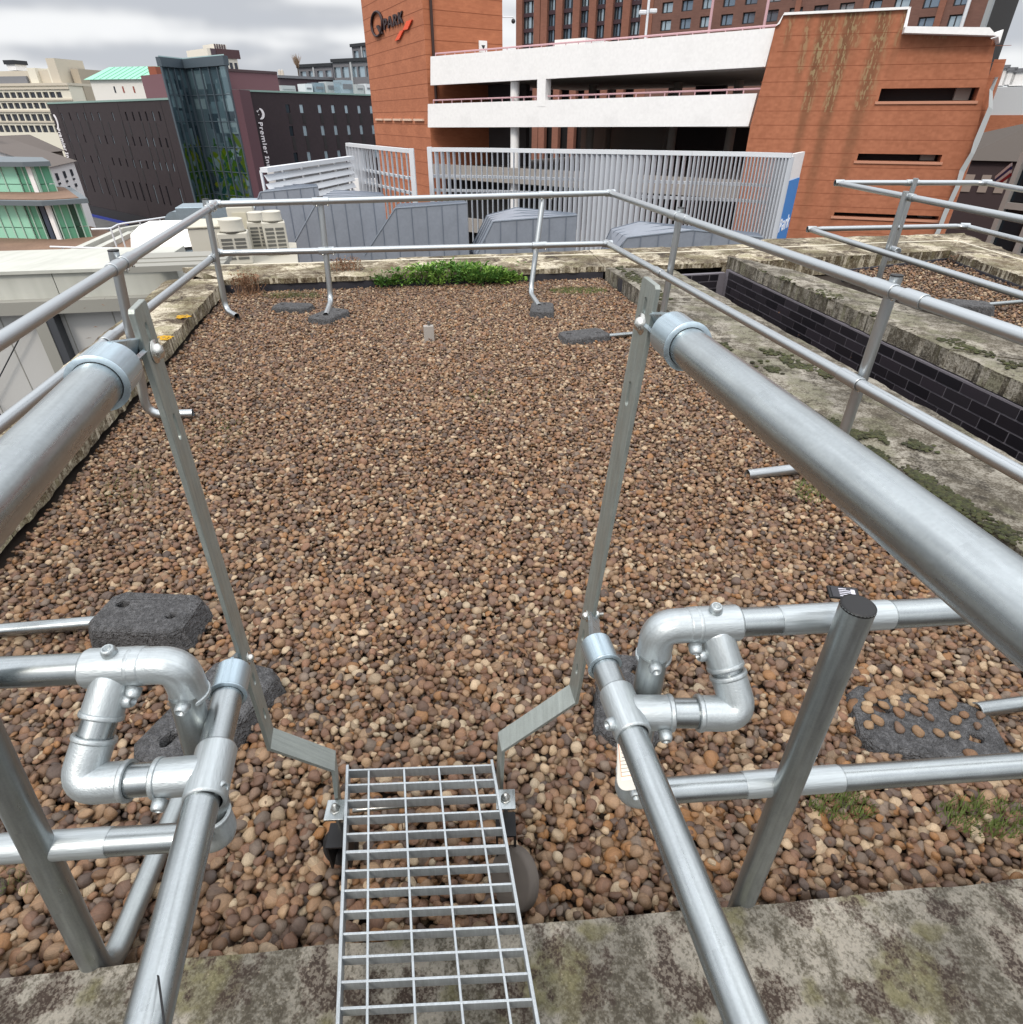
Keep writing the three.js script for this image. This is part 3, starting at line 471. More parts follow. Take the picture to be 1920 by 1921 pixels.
{ // inspection tag hanging below the right clamp
  const c = G(1177, 1430, 0.655), t = thing('inspection_tag', 'white plastic inspection tag hanging below the right handrail clamp', 'tag', c);
  const y = V(-0.08, 0.78, -0.62).normalize(), x = V(0.98, 0.06, -0.19).normalize(), z = V().crossVectors(x, y).normalize(); x.crossVectors(y, z);
  const sh = new THREE.Shape(); const w = 0.021, h = 0.045, r = 0.018; sh.moveTo(-w, -h + r); sh.quadraticCurveTo(-w, -h, -w + r, -h); sh.lineTo(w - r, -h); sh.quadraticCurveTo(w, -h, w, -h + r); sh.lineTo(w * 0.6, h); sh.lineTo(-w * 0.6, h); sh.closePath();
  part(t, 'tag_holder', uvWorld(basis(new THREE.ExtrudeGeometry(sh, { depth: 0.004, bevelEnabled: true, bevelSize: 0.001, bevelThickness: 0.001 }), x, y, z, c)), plain(0xd9d7cf, 0.35));
  const cv = document.createElement('canvas'); cv.width = 128; cv.height = 256; const g = cv.getContext('2d'); g.fillStyle = '#f0e9dc'; g.fillRect(0, 0, 128, 256); g.strokeStyle = '#55504c'; g.lineWidth = 3; for (let i = 0; i < 4; i++) { g.beginPath(); g.moveTo(6, 120 + i * 26); g.lineTo(122, 120 + i * 26); g.stroke(); } g.strokeStyle = '#3c3c52'; g.lineWidth = 4; const q = rng(3); for (let i = 0; i < 3; i++) { g.beginPath(); for (let k = 0; k < 8; k++) g.lineTo(20 + k * 12, 30 + i * 28 + q() * 18); g.stroke(); } g.strokeStyle = '#e08050'; g.strokeRect(4, 4, 120, 222);
  const tx = new THREE.CanvasTexture(cv); tx.colorSpace = THREE.SRGBColorSpace; const f = new THREE.PlaneGeometry(0.03, 0.062); basis(f, x, y, z, c.clone().addScaledVector(z, 0.0056).addScaledVector(y, 0.003)); part(t, 'paper_insert', f, mat({ map: tx, roughness: 0.5 }));
  part(t, 'strap', bent([c.clone().addScaledVector(y, 0.04), c.clone().addScaledVector(y, 0.055), G(1166, 1385, 0.7)], 0.005, 0.005, 8, 12), plain(0x4a4c50, 0.5)); }
// grating
const gR0 = G(924, 1432, YG), gR1 = G(1010, 1921, YG), gL0 = G(652, 1442, YG), gL1 = G(634, 1921, YG);
const walk = thing('walkway_grating', 'galvanised open bar grating walkway stepping over the concrete kerb', 'walkway', gL0.clone().lerp(gR0, 0.5).setY(0));
{ const n0 = gL0, n1 = gR0, dl = gL1.clone().sub(gL0).normalize(), dr = gR1.clone().sub(gR0).normalize(), LEN = 1.55, cr = n1.clone().sub(n0), W = cr.length(); cr.normalize(); const d = dl.clone().add(dr).normalize(), b = V().crossVectors(UP, cr).normalize(), BM = mat({ color: 0xc6cacd, map: galvMap, roughness: 1, roughnessMap: galvRough, metalness: 0.6, bumpMap: galvBump, bumpScale: 0.0004 });
  for (const [p, q] of [[n0, dl], [n1, dr]]) { const c = p.clone().addScaledVector(q, LEN / 2 - 0.01).setY(YG - 0.0155); part(walk, 'side_bar', obox(c, V().crossVectors(UP, q).normalize(), UP, q, 0.007, 0.036, LEN, 0.0012), BM); }
  const pitch = 0.0405; for (let i = 0; i < 38; i++) { const s = 0.004 + i * pitch, a = n0.clone().addScaledVector(dl, s), e = n1.clone().addScaledVector(dr, s), c = a.clone().lerp(e, 0.5).setY(YG - 0.0155), w = e.clone().sub(a), l = w.length() - 0.006; w.normalize(); part(walk, 'bearing_bar', obox(c, w, UP, V().crossVectors(w, UP), l, 0.031, 0.0045 + (i === 5 ? 0.002 : 0), 0.0006), BM); }
  for (const k of [0.146, 0.388, 0.627, 0.865]) { const a = n0.clone().lerp(n1, k), e = n0.clone().addScaledVector(dl, LEN).lerp(n1.clone().addScaledVector(dr, LEN), k), c = a.clone().lerp(e, 0.5).setY(YG - 0.003), w = e.clone().sub(a).normalize(); part(walk, 'cross_rod', obox(c, V().crossVectors(UP, w).normalize(), UP, w, 0.0052, 0.005, LEN - 0.012, 0.0012), BM); }
  // shaft and adjustable feet with rubber pads
  const s0 = G(700, 1516, YG - 0.045), s1 = G(905, 1497, YG - 0.045); part(walk, 'cross_shaft', tube(s0.clone().lerp(s1, -0.18), s0.clone().lerp(s1, 1.18), 0.007, 14), boltSteel);
  for (const [px, py, s, wx, wy] of [[630, 1520, -1, 640, 1585], [949, 1500, 1, 972, 1640]]) {
    const p = G(px, py, YG - 0.02), f = part(walk, 'foot_plate', obox(p, cr, UP, b, 0.046, 0.006, 0.05, 0.001), galv);
    part(walk, 'bolt', M([lathe(p.clone().add(V(0, 0.003, 0)), p.clone().add(V(0, 0.03, 0)), [[0.0001, 0], [0.013, 0], [0.013, 0.003], [0.0095, 0.003], [0.0095, 0.012], [0.005, 0.012], [0.005, 0.02], [0.0001, 0.02]], 6)]), boltSteel);
    part(walk, 'threaded_stud', tube(p, p.clone().add(V(0, -0.14, 0)), 0.006, 12), boltSteel);
    const q = V(p.x, 0.11, p.z + 0.02); part(walk, 'foot_bracket', M([obox(q.clone().addScaledVector(cr, -0.022), cr, UP, b, 0.005, 0.09, 0.06), obox(q.clone().addScaledVector(cr, 0.022), cr, UP, b, 0.005, 0.09, 0.06), obox(q.clone().add(V(0, 0.047, 0)), cr, UP, b, 0.049, 0.006, 0.06)]), blackSteel);
    const big = s > 0, wc = big ? G(966, 1648, 0.055) : G(wx, wy, 0.06), ax = big ? V(-0.72, 0.54, 0.44).normalize() : V(0.25 * s, 0.55, 0.75).normalize(); const R = big ? 0.072 : 0.045; part(walk, 'rubber_wheel', lathe(wc.clone().addScaledVector(ax, -0.018), wc.clone().addScaledVector(ax, 0.02), [[0.0001, 0], [R * 0.9, 0], [R, 0.008], [R, 0.028], [R * 0.88, 0.037], [R * 0.2, 0.038], [R * 0.14, 0.03], [0.0001, 0.03]], 36), big ? plain(0x5d5650, 0.85) : blackPlastic); }
}

// ------------------------------------------------------------------ recycled rubber base weights
function weightGeo(seed, L, W, Hh) {
  const sh = new THREE.Shape(), c = 0.035; sh.moveTo(-L / 2 + c, -W / 2); sh.lineTo(L / 2 - c, -W / 2); sh.lineTo(L / 2, -W / 2 + c); sh.lineTo(L / 2, W / 2 - c); sh.lineTo(L / 2 - c, W / 2); sh.lineTo(-L / 2 + c, W / 2); sh.lineTo(-L / 2, W / 2 - c); sh.lineTo(-L / 2, -W / 2 + c); sh.closePath();
  const hole = (x, y, r, s) => { const p = new THREE.Path(); p.absellipse(x, y, r, r * s, 0, 2 * Math.PI); sh.holes.push(p); }; hole(-L * 0.33, W * 0.16, 0.046, 0.72); hole(L * 0.33, -W * 0.12, 0.04, 0.8);
  const g = flat(new THREE.ExtrudeGeometry(sh, { depth: Hh - 0.02, bevelEnabled: true, bevelThickness: 0.02, bevelSize: 0.018, bevelSegments: 3, curveSegments: 10 })); g.rotateX(-Math.PI / 2);
  const p = g.attributes.position; for (let i = 0; i < p.count; i++) { const x = p.getX(i), y = p.getY(i), z = p.getZ(i); const n = hash(Math.round(x * 60), Math.round(z * 60) + Math.round(y * 60) * 31, seed) - 0.5; p.setXYZ(i, x * (1 - 0.12 * y / Hh) + n * 0.007, y, z * (1 - 0.14 * y / Hh) + n * 0.007); }
  g.computeVertexNormals(); return uvWorld(g);
}
const wGeo = weightGeo(5, 0.42, 0.24, 0.1);
const weightDefs = [
  [276, 1150, 0.02, -0.06, 0.86, 'rough black rubber block beside the white tube, just above the left fence'],
  [392, 1335, 0.0, 1.25, 1, 'black rubber block holding the left fence foot, under its corner fitting'],
  [1180, 1305, -0.03, 1.42, 0.85, 'dark rubber block mostly hidden behind the right handrail clamp'],
  [1738, 1362, -0.045, -0.22, 1.02, 'black rubber block scattered with pebbles at the right of the roof'],
  [550, 577, -0.035, -0.1, 0.9, 'half-buried rubber block lying between the brown weeds and the far rail post'],
  [618, 592, -0.03, 1.2, 0.95, 'rubber block at the foot of the far rail post nearest the left corner'],
  [1017, 580, -0.02, 1.5, 0.9, 'rubber block under the far rail post beside the green weeds'],
  [1096, 630, -0.03, 0.35, 1, 'lone rubber block with a short white tube end before the far rail corner'],
  [1812, 572, 0.09, -0.3, 1, 'grey rubber block on the adjoining gravel roof'],
];
for (const [px, py, y, yaw, s, label] of weightDefs) { const p = G(px, py, y + 0.06).setY(y - (py > 1000 ? 0.018 : 0.0)), t = new THREE.Mesh(wGeo, rubber); t.name = numbered('rail_weight'); t.position.copy(p); t.rotation.y = yaw; t.scale.set(s, py > 1000 ? 0.92 : 0.85, s); t.castShadow = t.receiveShadow = true; t.userData = { label, category: 'counterweight', group: 'rubber counterweights of the guard rails' }; scene.add(t); }
function loosePipe(label, a, b, r = RP) { const t = thing('foot_tube', label, 'tube', a); part(t, 'tube_body', tube(a, b, r, 18, true), galv); part(t, 'tube_end', sleeve(b.clone().lerp(a, 0.01), b, r, r * 0.8), castGalv); return t; }
loosePipe('bright tube running off the frame from the left black block', G(-160, 1196, 0.05), G(196, 1166, 0.05));
loosePipe('short bright tube stub out of the pebble-strewn block', G(2050, 1302, 0.03), G(1832, 1332, 0.03));
loosePipe('short white tube beside the lone far block', G(1210, 624, 0.03), G(1122, 632, 0.03), 0.018);
loosePipe('light tube on the adjoining roof beside its grey block', G(1960, 562, 0.14), G(1850, 572, 0.14), 0.02);
{ const c = G(806, 638, 0), t = thing('vent_stub', 'small grey upright stub standing alone in the middle of the gravel', 'vent', c);
  part(t, 'stub_body', obox(c.clone().add(V(0, 0.05, 0)), C, UP, A.clone().negate(), 0.085, 0.15, 0.05, 0.006), plain(0x9a958f, 0.8)); part(t, 'stub_pin', tube(c.clone().add(V(0.005, 0.125, 0)), c.clone().add(V(0.005, 0.155, 0)), 0.012, 12), galv); }
{ const r = rng(46), L = []; for (let i = 0; i < 520; i++) { const k = r(), p = G(150 + r() * 1500, 560 + Math.pow(r(), 1.6) * 1100, 0.018), s = 0.008 + r() * 0.016, d = V(r() - 0.5, (r() - 0.5) * 0.4, r() - 0.5).normalize(), w = V().crossVectors(d, V(r() - 0.5, 1.4, r() - 0.5)).normalize().multiplyScalar(s * (k < 0.5 ? 0.08 : 0.36)); p.y = 0.014 + r() * 0.014; const e = p.clone().addScaledVector(d, s * 2.2), m = p.clone().lerp(e, 0.5).add(V(0, 0.004, 0)); L.push(p, m.clone().add(w), e, p, e, m.clone().sub(w)); } const m = new THREE.Mesh(soup(L), leafMat(0x6b4c33)); m.name = 'leaf_litter'; m.castShadow = m.receiveShadow = true; m.userData = { label: 'dry twigs and leaf scraps strewn thinly over the roof gravel', category: 'leaf litter', kind: 'stuff' }; scene.add(m); }
// pebbles lying on the right block
{ const r = rng(44); for (let i = 0; i < 60; i++) { const px = 1625 + r() * 215, py = 1285 + r() * r() * 140, p = G(px, py, 0.034), m = new THREE.Mesh(pebbleVariants[i % 6], pebbleMat.clone()); m.material.color.copy(pebbleColours[[0, 8, 11, 4, 1, 9][i % 6]]).multiplyScalar(0.82); m.name = 'pebble'; m.position.copy(p); const s = 0.013 + r() * 0.006; m.scale.set(s * 1.3, s * 0.6, s); m.rotation.y = r() * 6; m.castShadow = m.receiveShadow = true; gravelA.add(m); } }
// lightning conductor cable on the far parapet
{ const r = rng(12), t = thing('conductor_cable', 'thin pale lightning conductor cable along the far parapet', 'cable', G(700, 489, KT)); const seg = (pts) => part(t, 'cable_run', bent(pts, 0.006, 0.2, 8, 60), plain(0xd8d2c2, 0.6));
  seg([G(395, 498, KT + 0.012), G(620, 492, KT + 0.012), G(1000, 480, KT + 0.012), G(1250, 474, KT + 0.014), G(1420, 466, Y2 + 0.012)]); seg([G(1420, 466, Y2 + 0.012), G(1640, 456, Y2 + 0.012), G(1795, 451, Y2 + 0.012), G(1930, 492, Y2 + 0.012)]); }

// ------------------------------------------------------------------ weeds, moss, lichen
function leafCluster(list, c, n, spread, hgt, len, wid, r, lean = 0.6) {
  for (let i = 0; i < n; i++) {
    const a = r() * 6.283, rad = Math.sqrt(r()), base = V(c.x + Math.cos(a) * rad * spread[0], c.y + r() * hgt, c.z + Math.sin(a) * rad * spread[1]), dir = V(Math.cos(a) * lean + (r() - 0.5), 0.35 + r() * 0.9, Math.sin(a) * lean + (r() - 0.5) + 0.15).normalize(), L = len * (0.55 + r() * 0.8), sd = V().crossVectors(dir, V(r() - 0.5, 1, r() - 0.5)).normalize().multiplyScalar(wid * (0.6 + r() * 0.7));
    const mid = base.clone().addScaledVector(dir, L * 0.5), tip = base.clone().addScaledVector(dir, L).add(V(0, -L * 0.3, 0)); list.push(base, mid.clone().add(sd), tip, base, tip, mid.clone().sub(sd)); }
}
{ const r = rng(71), a = G(705, 536, 0), b = G(978, 526, 0), t = thing('weed_clump', 'dense bright green leafy weeds growing along the far parapet', 'plant', a.clone().lerp(b, 0.5)), L = [[], [], []];
  for (let i = 0; i < 46; i++) { const k = i / 45, c = a.clone().lerp(b, k), env = 0.45 + 0.75 * Math.sin(Math.PI * Math.min(1, Math.max(0.08, k))) * (0.7 + 0.5 * r()); c.z += (r() - 0.45) * 0.3; c.y = 0.01; leafCluster(L[i % 3], c, 80, [0.1, 0.12], 0.14 * env, 0.055 + 0.04 * r(), 0.012, r); if (r() < 0.5) leafCluster(L[(i + 1) % 3], c.clone().add(V(0, 0.11 * env, 0)), 16, [0.02, 0.02], 0.14 * r(), 0.07, 0.011, r, 0.9); }
  ['foliage', 'foliage', 'foliage'].forEach((n, k) => part(t, n, soup(L[k]), leafMat([0x5c8434, 0x47702a, 0x7a9c44][k]))); }
function dryWeed(px, py, label, h, seed, w) { const r = rng(seed), c = G(px, py, 0), t = thing('dry_weed', label, 'plant', c), L = []; for (let i = 0; i < 55; i++) { const a = r() * 6.283, s = w * Math.sqrt(r()), b = V(c.x + Math.cos(a) * s, 0, c.z + Math.sin(a) * s * 0.6), tip = b.clone().add(V((r() - 0.5) * 0.16, h * (0.4 + 0.6 * r()), (r() - 0.5) * 0.12)), sd = V(0.004, 0, 0.002); L.push(b.clone().sub(sd), b.clone().add(sd), tip); leafCluster(L, b.clone().lerp(tip, 0.6), 9, [0.03, 0.03], 0.08, 0.034, 0.008, r); } part(t, 'foliage', soup(L), leafMat(0x85664e)); }
dryWeed(470, 553, 'brown dried weed in the far left corner of the gravel', 0.25, 5, 0.15); dryWeed(655, 532, 'thin brown dried weed between the green clump and the rail post', 0.34, 6, 0.17); dryWeed(1800, 505, 'dried weed against the adjoining roof parapet', 0.14, 7, 0.14);
function grassPatch(px, py, w, d, label, h, seed, y = 0.012, n = 420) { const r = rng(seed), c = G(px, py, y), L = []; for (let i = 0; i < n; i++) { const a = r() * 6.283, s = Math.sqrt(r()), b = V(c.x + Math.cos(a) * s * w, y + (r() - 0.5) * 0.01, c.z + Math.sin(a) * s * d), tip = b.clone().add(V((r() - 0.5) * h, h * (0.3 + r()), (r() - 0.5) * h)), sd = V(0.0016, 0, 0.001); L.push(b.clone().sub(sd), b.clone().add(sd), tip); } const m = new THREE.Mesh(soup(L), leafMat(0x56652f)); m.geometry.translate(-c.x, -c.y, -c.z); m.position.copy(c); m.name = numbered('grass'); m.castShadow = m.receiveShadow = true; m.userData = { label, category: 'grass', kind: 'stuff' }; scene.add(m); }
grassPatch(550, 556, 0.32, 0.11, 'low grass in front of the brown weed at the far left', 0.05, 1); grassPatch(1085, 546, 0.32, 0.14, 'flat green moss and grass near the far right corner', 0.03, 2, 0.01, 900); grassPatch(245, 915, 0.16, 0.2, 'sparse grass between the pebbles by the left parapet', 0.045, 3, 0.02, 130); grassPatch(1575, 1510, 0.09, 0.05, 'tuft of grass below the right fence', 0.03, 4, 0.014, 260); grassPatch(1850, 1535, 0.13, 0.06, 'grass among pebbles at the lower right', 0.03, 5, 0.014, 420); grassPatch(1520, 925, 0.09, 0.1, 'small green patch under the right handrail', 0.03, 6, 0.02, 160); grassPatch(400, 812, 0.2, 0.25, 'faint grass among pebbles left of the gravel middle', 0.03, 8, 0.012, 140); grassPatch(905, 745, 0.12, 0.12, 'a few grass blades in the gravel middle', 0.03, 9, 0.01, 60); grassPatch(20, 1640, 0.08, 0.08, 'grass at the foot of the left fence', 0.04, 10, 0.02, 120);
// moss cushions on the slabs: many small mounds, one mass
{ const r = rng(91), g = new THREE.IcosahedronGeometry(1, 1), list = [], line = (a, b, n, w, hh, y, s) => { for (let i = 0; i < n; i++) { const k = r(), p = a.clone().lerp(b, k), o = (r() + r() - 1) * w; if (fbm(p.x * 0.21 + 3, p.z * 0.21 + 3, 1, 4, 55) < 0.4) continue; const X = p.x + o; if (fbm(X * 0.5 + 9, p.z * 0.5 + 9, 9, 3, 58, 0.7) < 0.5 + 0.1 * r()) continue; list.push([X, y, p.z + (r() - 0.5) * 0.1, s * (0.4 + r()), hh]); } };
  const P = (x, y) => G(x, y, KT);
  line(P(1330, 640), P(1480, 700), 900, 0.1, 0.5, KT, 0.011); line(P(1160, 500), P(1250, 560), 600, 0.09, 0.5, KT, 0.011); line(P(1560, 790), P(1920, 1020), 2600, 0.07, 0.6, KT, 0.008); line(P(1620, 810), P(1760, 850), 1500, 0.16, 0.4, KT, 0.008); line(P(1420, 655), P(1560, 705), 700, 0.12, 0.5, KT, 0.01);
  line(G(1420, 500, RT), G(1920, 690, RT), 900, 0.1, 0.5, RT, 0.01);
  const m = new THREE.InstancedMesh(g, plain(0x36351f, 0.95), list.length), mm = new THREE.Matrix4(); list.forEach((q, i) => { mm.compose(V(q[0], q[2 - 1] - 0.002, q[2]), new THREE.Quaternion(), V(q[3] * 1.3, q[3] * q[4], q[3] * 1.2)); m.setMatrixAt(i, mm); m.setColorAt(i, ((k) => new THREE.Color().setRGB(k, k * (0.98 + 0.25 * r()), k * 0.9))(0.5 + r() * 0.9)); }); m.name = 'moss'; m.userData = { kind: 'stuff', label: 'dark green moss cushions on the concrete slabs beside the light well', category: 'moss' }; m.castShadow = m.receiveShadow = true; scene.add(m); }
{ const t = thing('lichen', 'bright yellow lichen spots on the left stone parapet', 'lichen', G(345, 594, KT)), r = rng(8); for (const [x, y, s] of [[343, 594, 0.05], [308, 634, 0.055]]) { const c = G(x, y, KT), L = []; for (let i = 0; i < 46; i++) { const a = r() * 6.283, q = Math.sqrt(r()) * s, g = new THREE.IcosahedronGeometry(0.006 + 0.008 * r(), 0); g.scale(1.4, 0.35, 1); g.translate(c.x + Math.cos(a) * q * 1.3, KT + (r() - 0.3) * 0.006, c.z + Math.sin(a) * q); L.push(flat(g)); } part(t, 'lichen_crust', M(L), plain(0xb98f1c, 0.9)); } }
// ================================================================== the town around
const STREET = -15;
const font = await new FontLoader().loadAsync('fonts/droid/droid_sans_bold.typeface.json');
part(structure('street_ground'), 'ground_sheet', (() => { const g = new THREE.PlaneGeometry(6000, 6000, 1, 1); g.rotateX(-Math.PI / 2); g.translate(0, STREET, 0); return uvWorld(g); })(), mat({ map: dtex(256, (u, v) => grey(0.34 + 0.1 * (fbm(u, v, 8, 5, 810) - 0.5)), true, 0.1), roughness: 0.95 }));
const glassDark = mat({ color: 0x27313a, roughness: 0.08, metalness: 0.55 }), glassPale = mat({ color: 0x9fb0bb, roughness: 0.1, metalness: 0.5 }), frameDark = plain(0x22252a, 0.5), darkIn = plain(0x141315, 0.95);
const brickTex = (seed, c0, c1, rep) => dtex(512, (u, v) => { const a = fbm(u, v, 60, 3, seed, 0.7), b = fbm(u, v, 5, 4, seed + 5), row = pn(u * 14, v * 64, 64, seed + 9); return mix3(c0, c1, 0.2 * a + 0.5 * b + 0.3 * row); }, true, rep);
const brickOrange = mat({ map: brickTex(821, [0.55, 0.335, 0.235], [0.71, 0.46, 0.345], 0.25), roughness: 0.9 });
const whitePaint = mat({ map: dtex(256, (u, v) => { const s = fbm(u, v, 4, 4, 841); return grey(0.93 - 0.02 * ss(0.5, 0.8, s) - 0.04 * fbm(u, v, 50, 2, 845)); }, true, 0.2), roughness: 0.6 });
const finMetal = plain(0xbcc1c8, 0.45, 0.1), whiteMetal = plain(0xd2d6db, 0.45, 0.1), pinkRail = plain(0xb8949a, 0.6);
function pxRect(fr, x0, y0, x1, y1) { const a = fr.hit(x0, y0), b = fr.hit(x1, y1); return [Math.min(a[0], b[0]), Math.max(a[0], b[0]), Math.min(a[1], b[1]), Math.max(a[1], b[1])]; }
const hits = (fr, pts) => pts.map((p) => fr.hit(p[0], p[1]));
// wall with window openings; each opening gets a pane (and a frame when wanted), all parts of the building
function facade(owner, fr, outline, wins, wallMat, o = {}) {
  const dep = o.depth ?? 0.22; part(owner, 'wall', fpoly(fr, outline, -(o.thick ?? 0.35), 0, wins.map((w) => rect(w[0], w[1], w[2], w[3]))), wallMat);
  wins.forEach((w, i) => { const pm = w[4] ?? glassDark, pane = fbox(fr, w[0], w[1], w[2], w[3], -dep - 0.04, -dep);
    if (o.frame) { const t = o.frame, f = part(owner, 'window', M([fbox(fr, w[0], w[0] + t, w[2], w[3], -dep, -dep + 0.06), fbox(fr, w[1] - t, w[1], w[2], w[3], -dep, -dep + 0.06), fbox(fr, w[0] + t, w[1] - t, w[3] - t, w[3], -dep, -dep + 0.06), fbox(fr, w[0] + t, w[1] - t, w[2], w[2] + t, -dep, -dep + 0.06), ...(o.mull ? [fbox(fr, w[0] + (w[1] - w[0]) * o.mull - t / 2, w[0] + (w[1] - w[0]) * o.mull + t / 2, w[2] + t, w[3] - t, -dep, -dep + 0.05)] : [])]), o.frameMat ?? frameDark); part(f, 'pane', pane, pm); }
    else part(owner, 'window', pane, pm); });
}
function letters(owner, name, text, size, depth, m, place) {   // place(geometry) puts it in the world
  let x = 0; const sc = size / font.data.resolution; for (const ch of text) { if (ch !== ' ') { const g = new TextGeometry(ch, { font, size, depth, curveSegments: 5 }); g.translate(x, 0, 0); part(owner, name, place(flat(g)), m); } x += (font.data.glyphs[ch]?.ha ?? 500) * sc * 1.04; } return x; }
const onFace = (fr, u, y, n, rot = 0, sx = 1) => (g) => { g.scale(sx, 1, 1); if (rot) g.rotateZ(rot); const w = V().crossVectors(fr.u, UP), s = w.dot(fr.n) > 0; if (!s) { g.scale(1, 1, -1); flip(g); } return uvWorld(basis(g, fr.u, UP, w, fr.pt(u, y, n))); };

// ------------------------------------------------------------------ multi-storey car park
const park = thing('car_park', 'brick multi-storey car park with broad white concrete parapet bands', 'car park', D(1100, 300, 40).setY(STREET));
const DQ = 46;
{ const tl = frameVP(805, 200, DQ, 300), tr = frameVP(805, 200, DQ, 3000), u0 = tl.hit(693, 150)[0], u1 = tr.hit(943, 60)[0], top = 16;
  const stainTop = mat({ map: brickTex(823, [0.59, 0.35, 0.24], [0.75, 0.48, 0.345], 0.25), roughness: 0.9 });
  part(park, 'stair_tower', plan([xz(tl.pt(u0, 0)), xz(tl.pt(0, 0)), xz(tr.pt(u1, 0)), xz(tr.pt(u1, 0).add(tl.pt(u0, 0)).sub(tl.pt(0, 0)))], STREET, top), stainTop);
  const joint = plain(0x7a4229, 0.95); for (let i = 0; i < 24; i++) { const y = -6 + i * 0.72; part(park, 'mortar_joint', fbox(tl, u0, 0.004, y, y + 0.025, 0, 0.006), joint); if (y > 3) part(park, 'mortar_joint', fbox(tr, 0.03, u1, y, y + 0.025, 0, 0.006), joint); }
  part(park, 'downpipe', tube(tr.pt(0.5, 2, 0.08), tr.pt(0.5, 16, 0.08), 0.09, 10), plain(0x33201c, 0.7));
  { const [a, b, c, d] = pxRect(tr, 898, 76, 913, 98); part(park, 'notice_board', fbox(tr, a, b, c, d, 0.02, 0.1), whitePaint); part(park, 'arrow_mark', fpoly(tr, [[a + 0.15, c + (d - c) * 0.6], [b - 0.15, c + (d - c) * 0.6], [(a + b) / 2, c + 0.1]], 0.1, 0.11), frameDark); }
  { const [a, b, c, d] = pxRect(tl, 706, 222, 800, 227); for (let i = 0; i < 5; i++) part(park, 'drip_ledge', fbox(tl, a + (b - a) * (i / 5 + 0.01), a + (b - a) * (i / 5 + 0.17), c, c + 0.12, 0, 0.12), plain(0xd5b9a4, 0.8)); }
  { // sign: big Q, PARK, orange tick
    const ink = plain(0x2a1418, 0.6), [qa, qb, qc, qd] = pxRect(tl, 698, 27, 722, 64), w = V().crossVectors(tl.u, UP).normalize();
    const ring = new THREE.TorusGeometry(1, 0.1, 8, 48); ring.scale((qb - qa) / 2, (qd - qc) / 2, 1); part(park, 'letter', onFace(tl, (qa + qb) / 2, (qc + qd) / 2, 0.1)(flat(ring)), ink);
    part(park, 'letter_tail', fpoly(tl, hits(tl, [[709, 49], [713, 47], [722, 63], [716, 63]]), 0.03, 0.14), ink);
    const hA = tl.hit(722, 57), hB = tl.hit(760, 52), hh = tl.hit(722, 35)[1] - hA[1]; let x = 0; const size = hh * 0.98, sc = size / font.data.resolution; const tot = [...'PARK'].reduce((q, ch) => q + font.data.glyphs[ch].ha * sc, 0), sx = (hB[0] - hA[0]) / tot;
    for (const ch of 'PARK') { const g = flat(new TextGeometry(ch, { font, size, depth: 0.08, curveSegments: 5 })); part(park, 'letter', onFace(tl, hA[0] + x * sx, hA[1] + 0.0, 0.03, 0, sx * 0.98)(g), ink); x += font.data.glyphs[ch].ha * sc; }
    const og = plain(0xe8542a, 0.6); part(park, 'orange_tick', fpoly(tl, hits(tl, [[766, 40], [776, 37], [768, 55], [759, 57]]), 0.03, 0.12), og); part(park, 'orange_tick', fpoly(tl, hits(tl, [[754, 58], [760, 57], [752, 74], [744, 77]]), 0.03, 0.12), og); }
  // deck bands
  const fb = frameVP(806, 200, DQ - 0.6, -800), B = (pts, n0, n1) => fpoly(fb, hits(fb, pts), n0, n1);
  part(park, 'parapet_band', B([[808, 106], [808, 160], [1436, 125], [1455, 52]], -0.3, 0), whitePaint); part(park, 'parapet_band', B([[803, 195], [803, 239], [1404, 237], [1421, 175]], -0.3, 0), whitePaint);
  const e0 = fb.hit(806, 200)[0], e1 = fb.hit(1430, 150)[0], yb1 = (fb.hit(808, 160)[1] + fb.hit(1436, 125)[1]) / 2, yb2 = (fb.hit(803, 239)[1] + fb.hit(1404, 237)[1]) / 2, yt2 = (fb.hit(803, 195)[1] + fb.hit(1421, 175)[1]) / 2, yt1 = (fb.hit(808, 106)[1] + fb.hit(1455, 52)[1]) / 2;
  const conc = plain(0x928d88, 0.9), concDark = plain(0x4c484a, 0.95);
  for (const y of [yb1, yb2, yb2 - 2.7, yb2 - 5.7]) part(park, 'deck_slab', fpoly(fb, rect(e0, e1, y + 0.04, y + 0.4), -17, -0.31), conc);
  part(park, 'deck_beam', fpoly(fb, rect(e0, e1, yb2 - 2.9, yb2 - 2.1), -0.3, 0), conc); part(park, 'deck_beam', fpoly(fb, rect(e0, e1, yb2 - 5.9, yb2 - 5.1), -0.3, 0), conc);
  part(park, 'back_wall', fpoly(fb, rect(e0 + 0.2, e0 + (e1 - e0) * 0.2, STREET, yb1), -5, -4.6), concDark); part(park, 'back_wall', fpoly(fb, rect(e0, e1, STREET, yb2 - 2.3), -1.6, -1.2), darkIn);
  part(park, 'back_wall', fpoly(fb, rect(e0 + (e1 - e0) * 0.56, e0 + (e1 - e0) * 0.66, yb2, yb1), -14, -13.6), concDark); part(park, 'back_wall', fpoly(fb, rect(e0 + (e1 - e0) * 0.45, e1, yb2 - 2.3, yb2), -16.6, -16.3), concDark); part(park, 'back_wall', fpoly(fb, rect(e0 + (e1 - e0) * 0.05, e0 + (e1 - e0) * 0.449, yb2 - 2.3, yb2), -16.6, -16.3), plain(0x9a9793, 0.9));
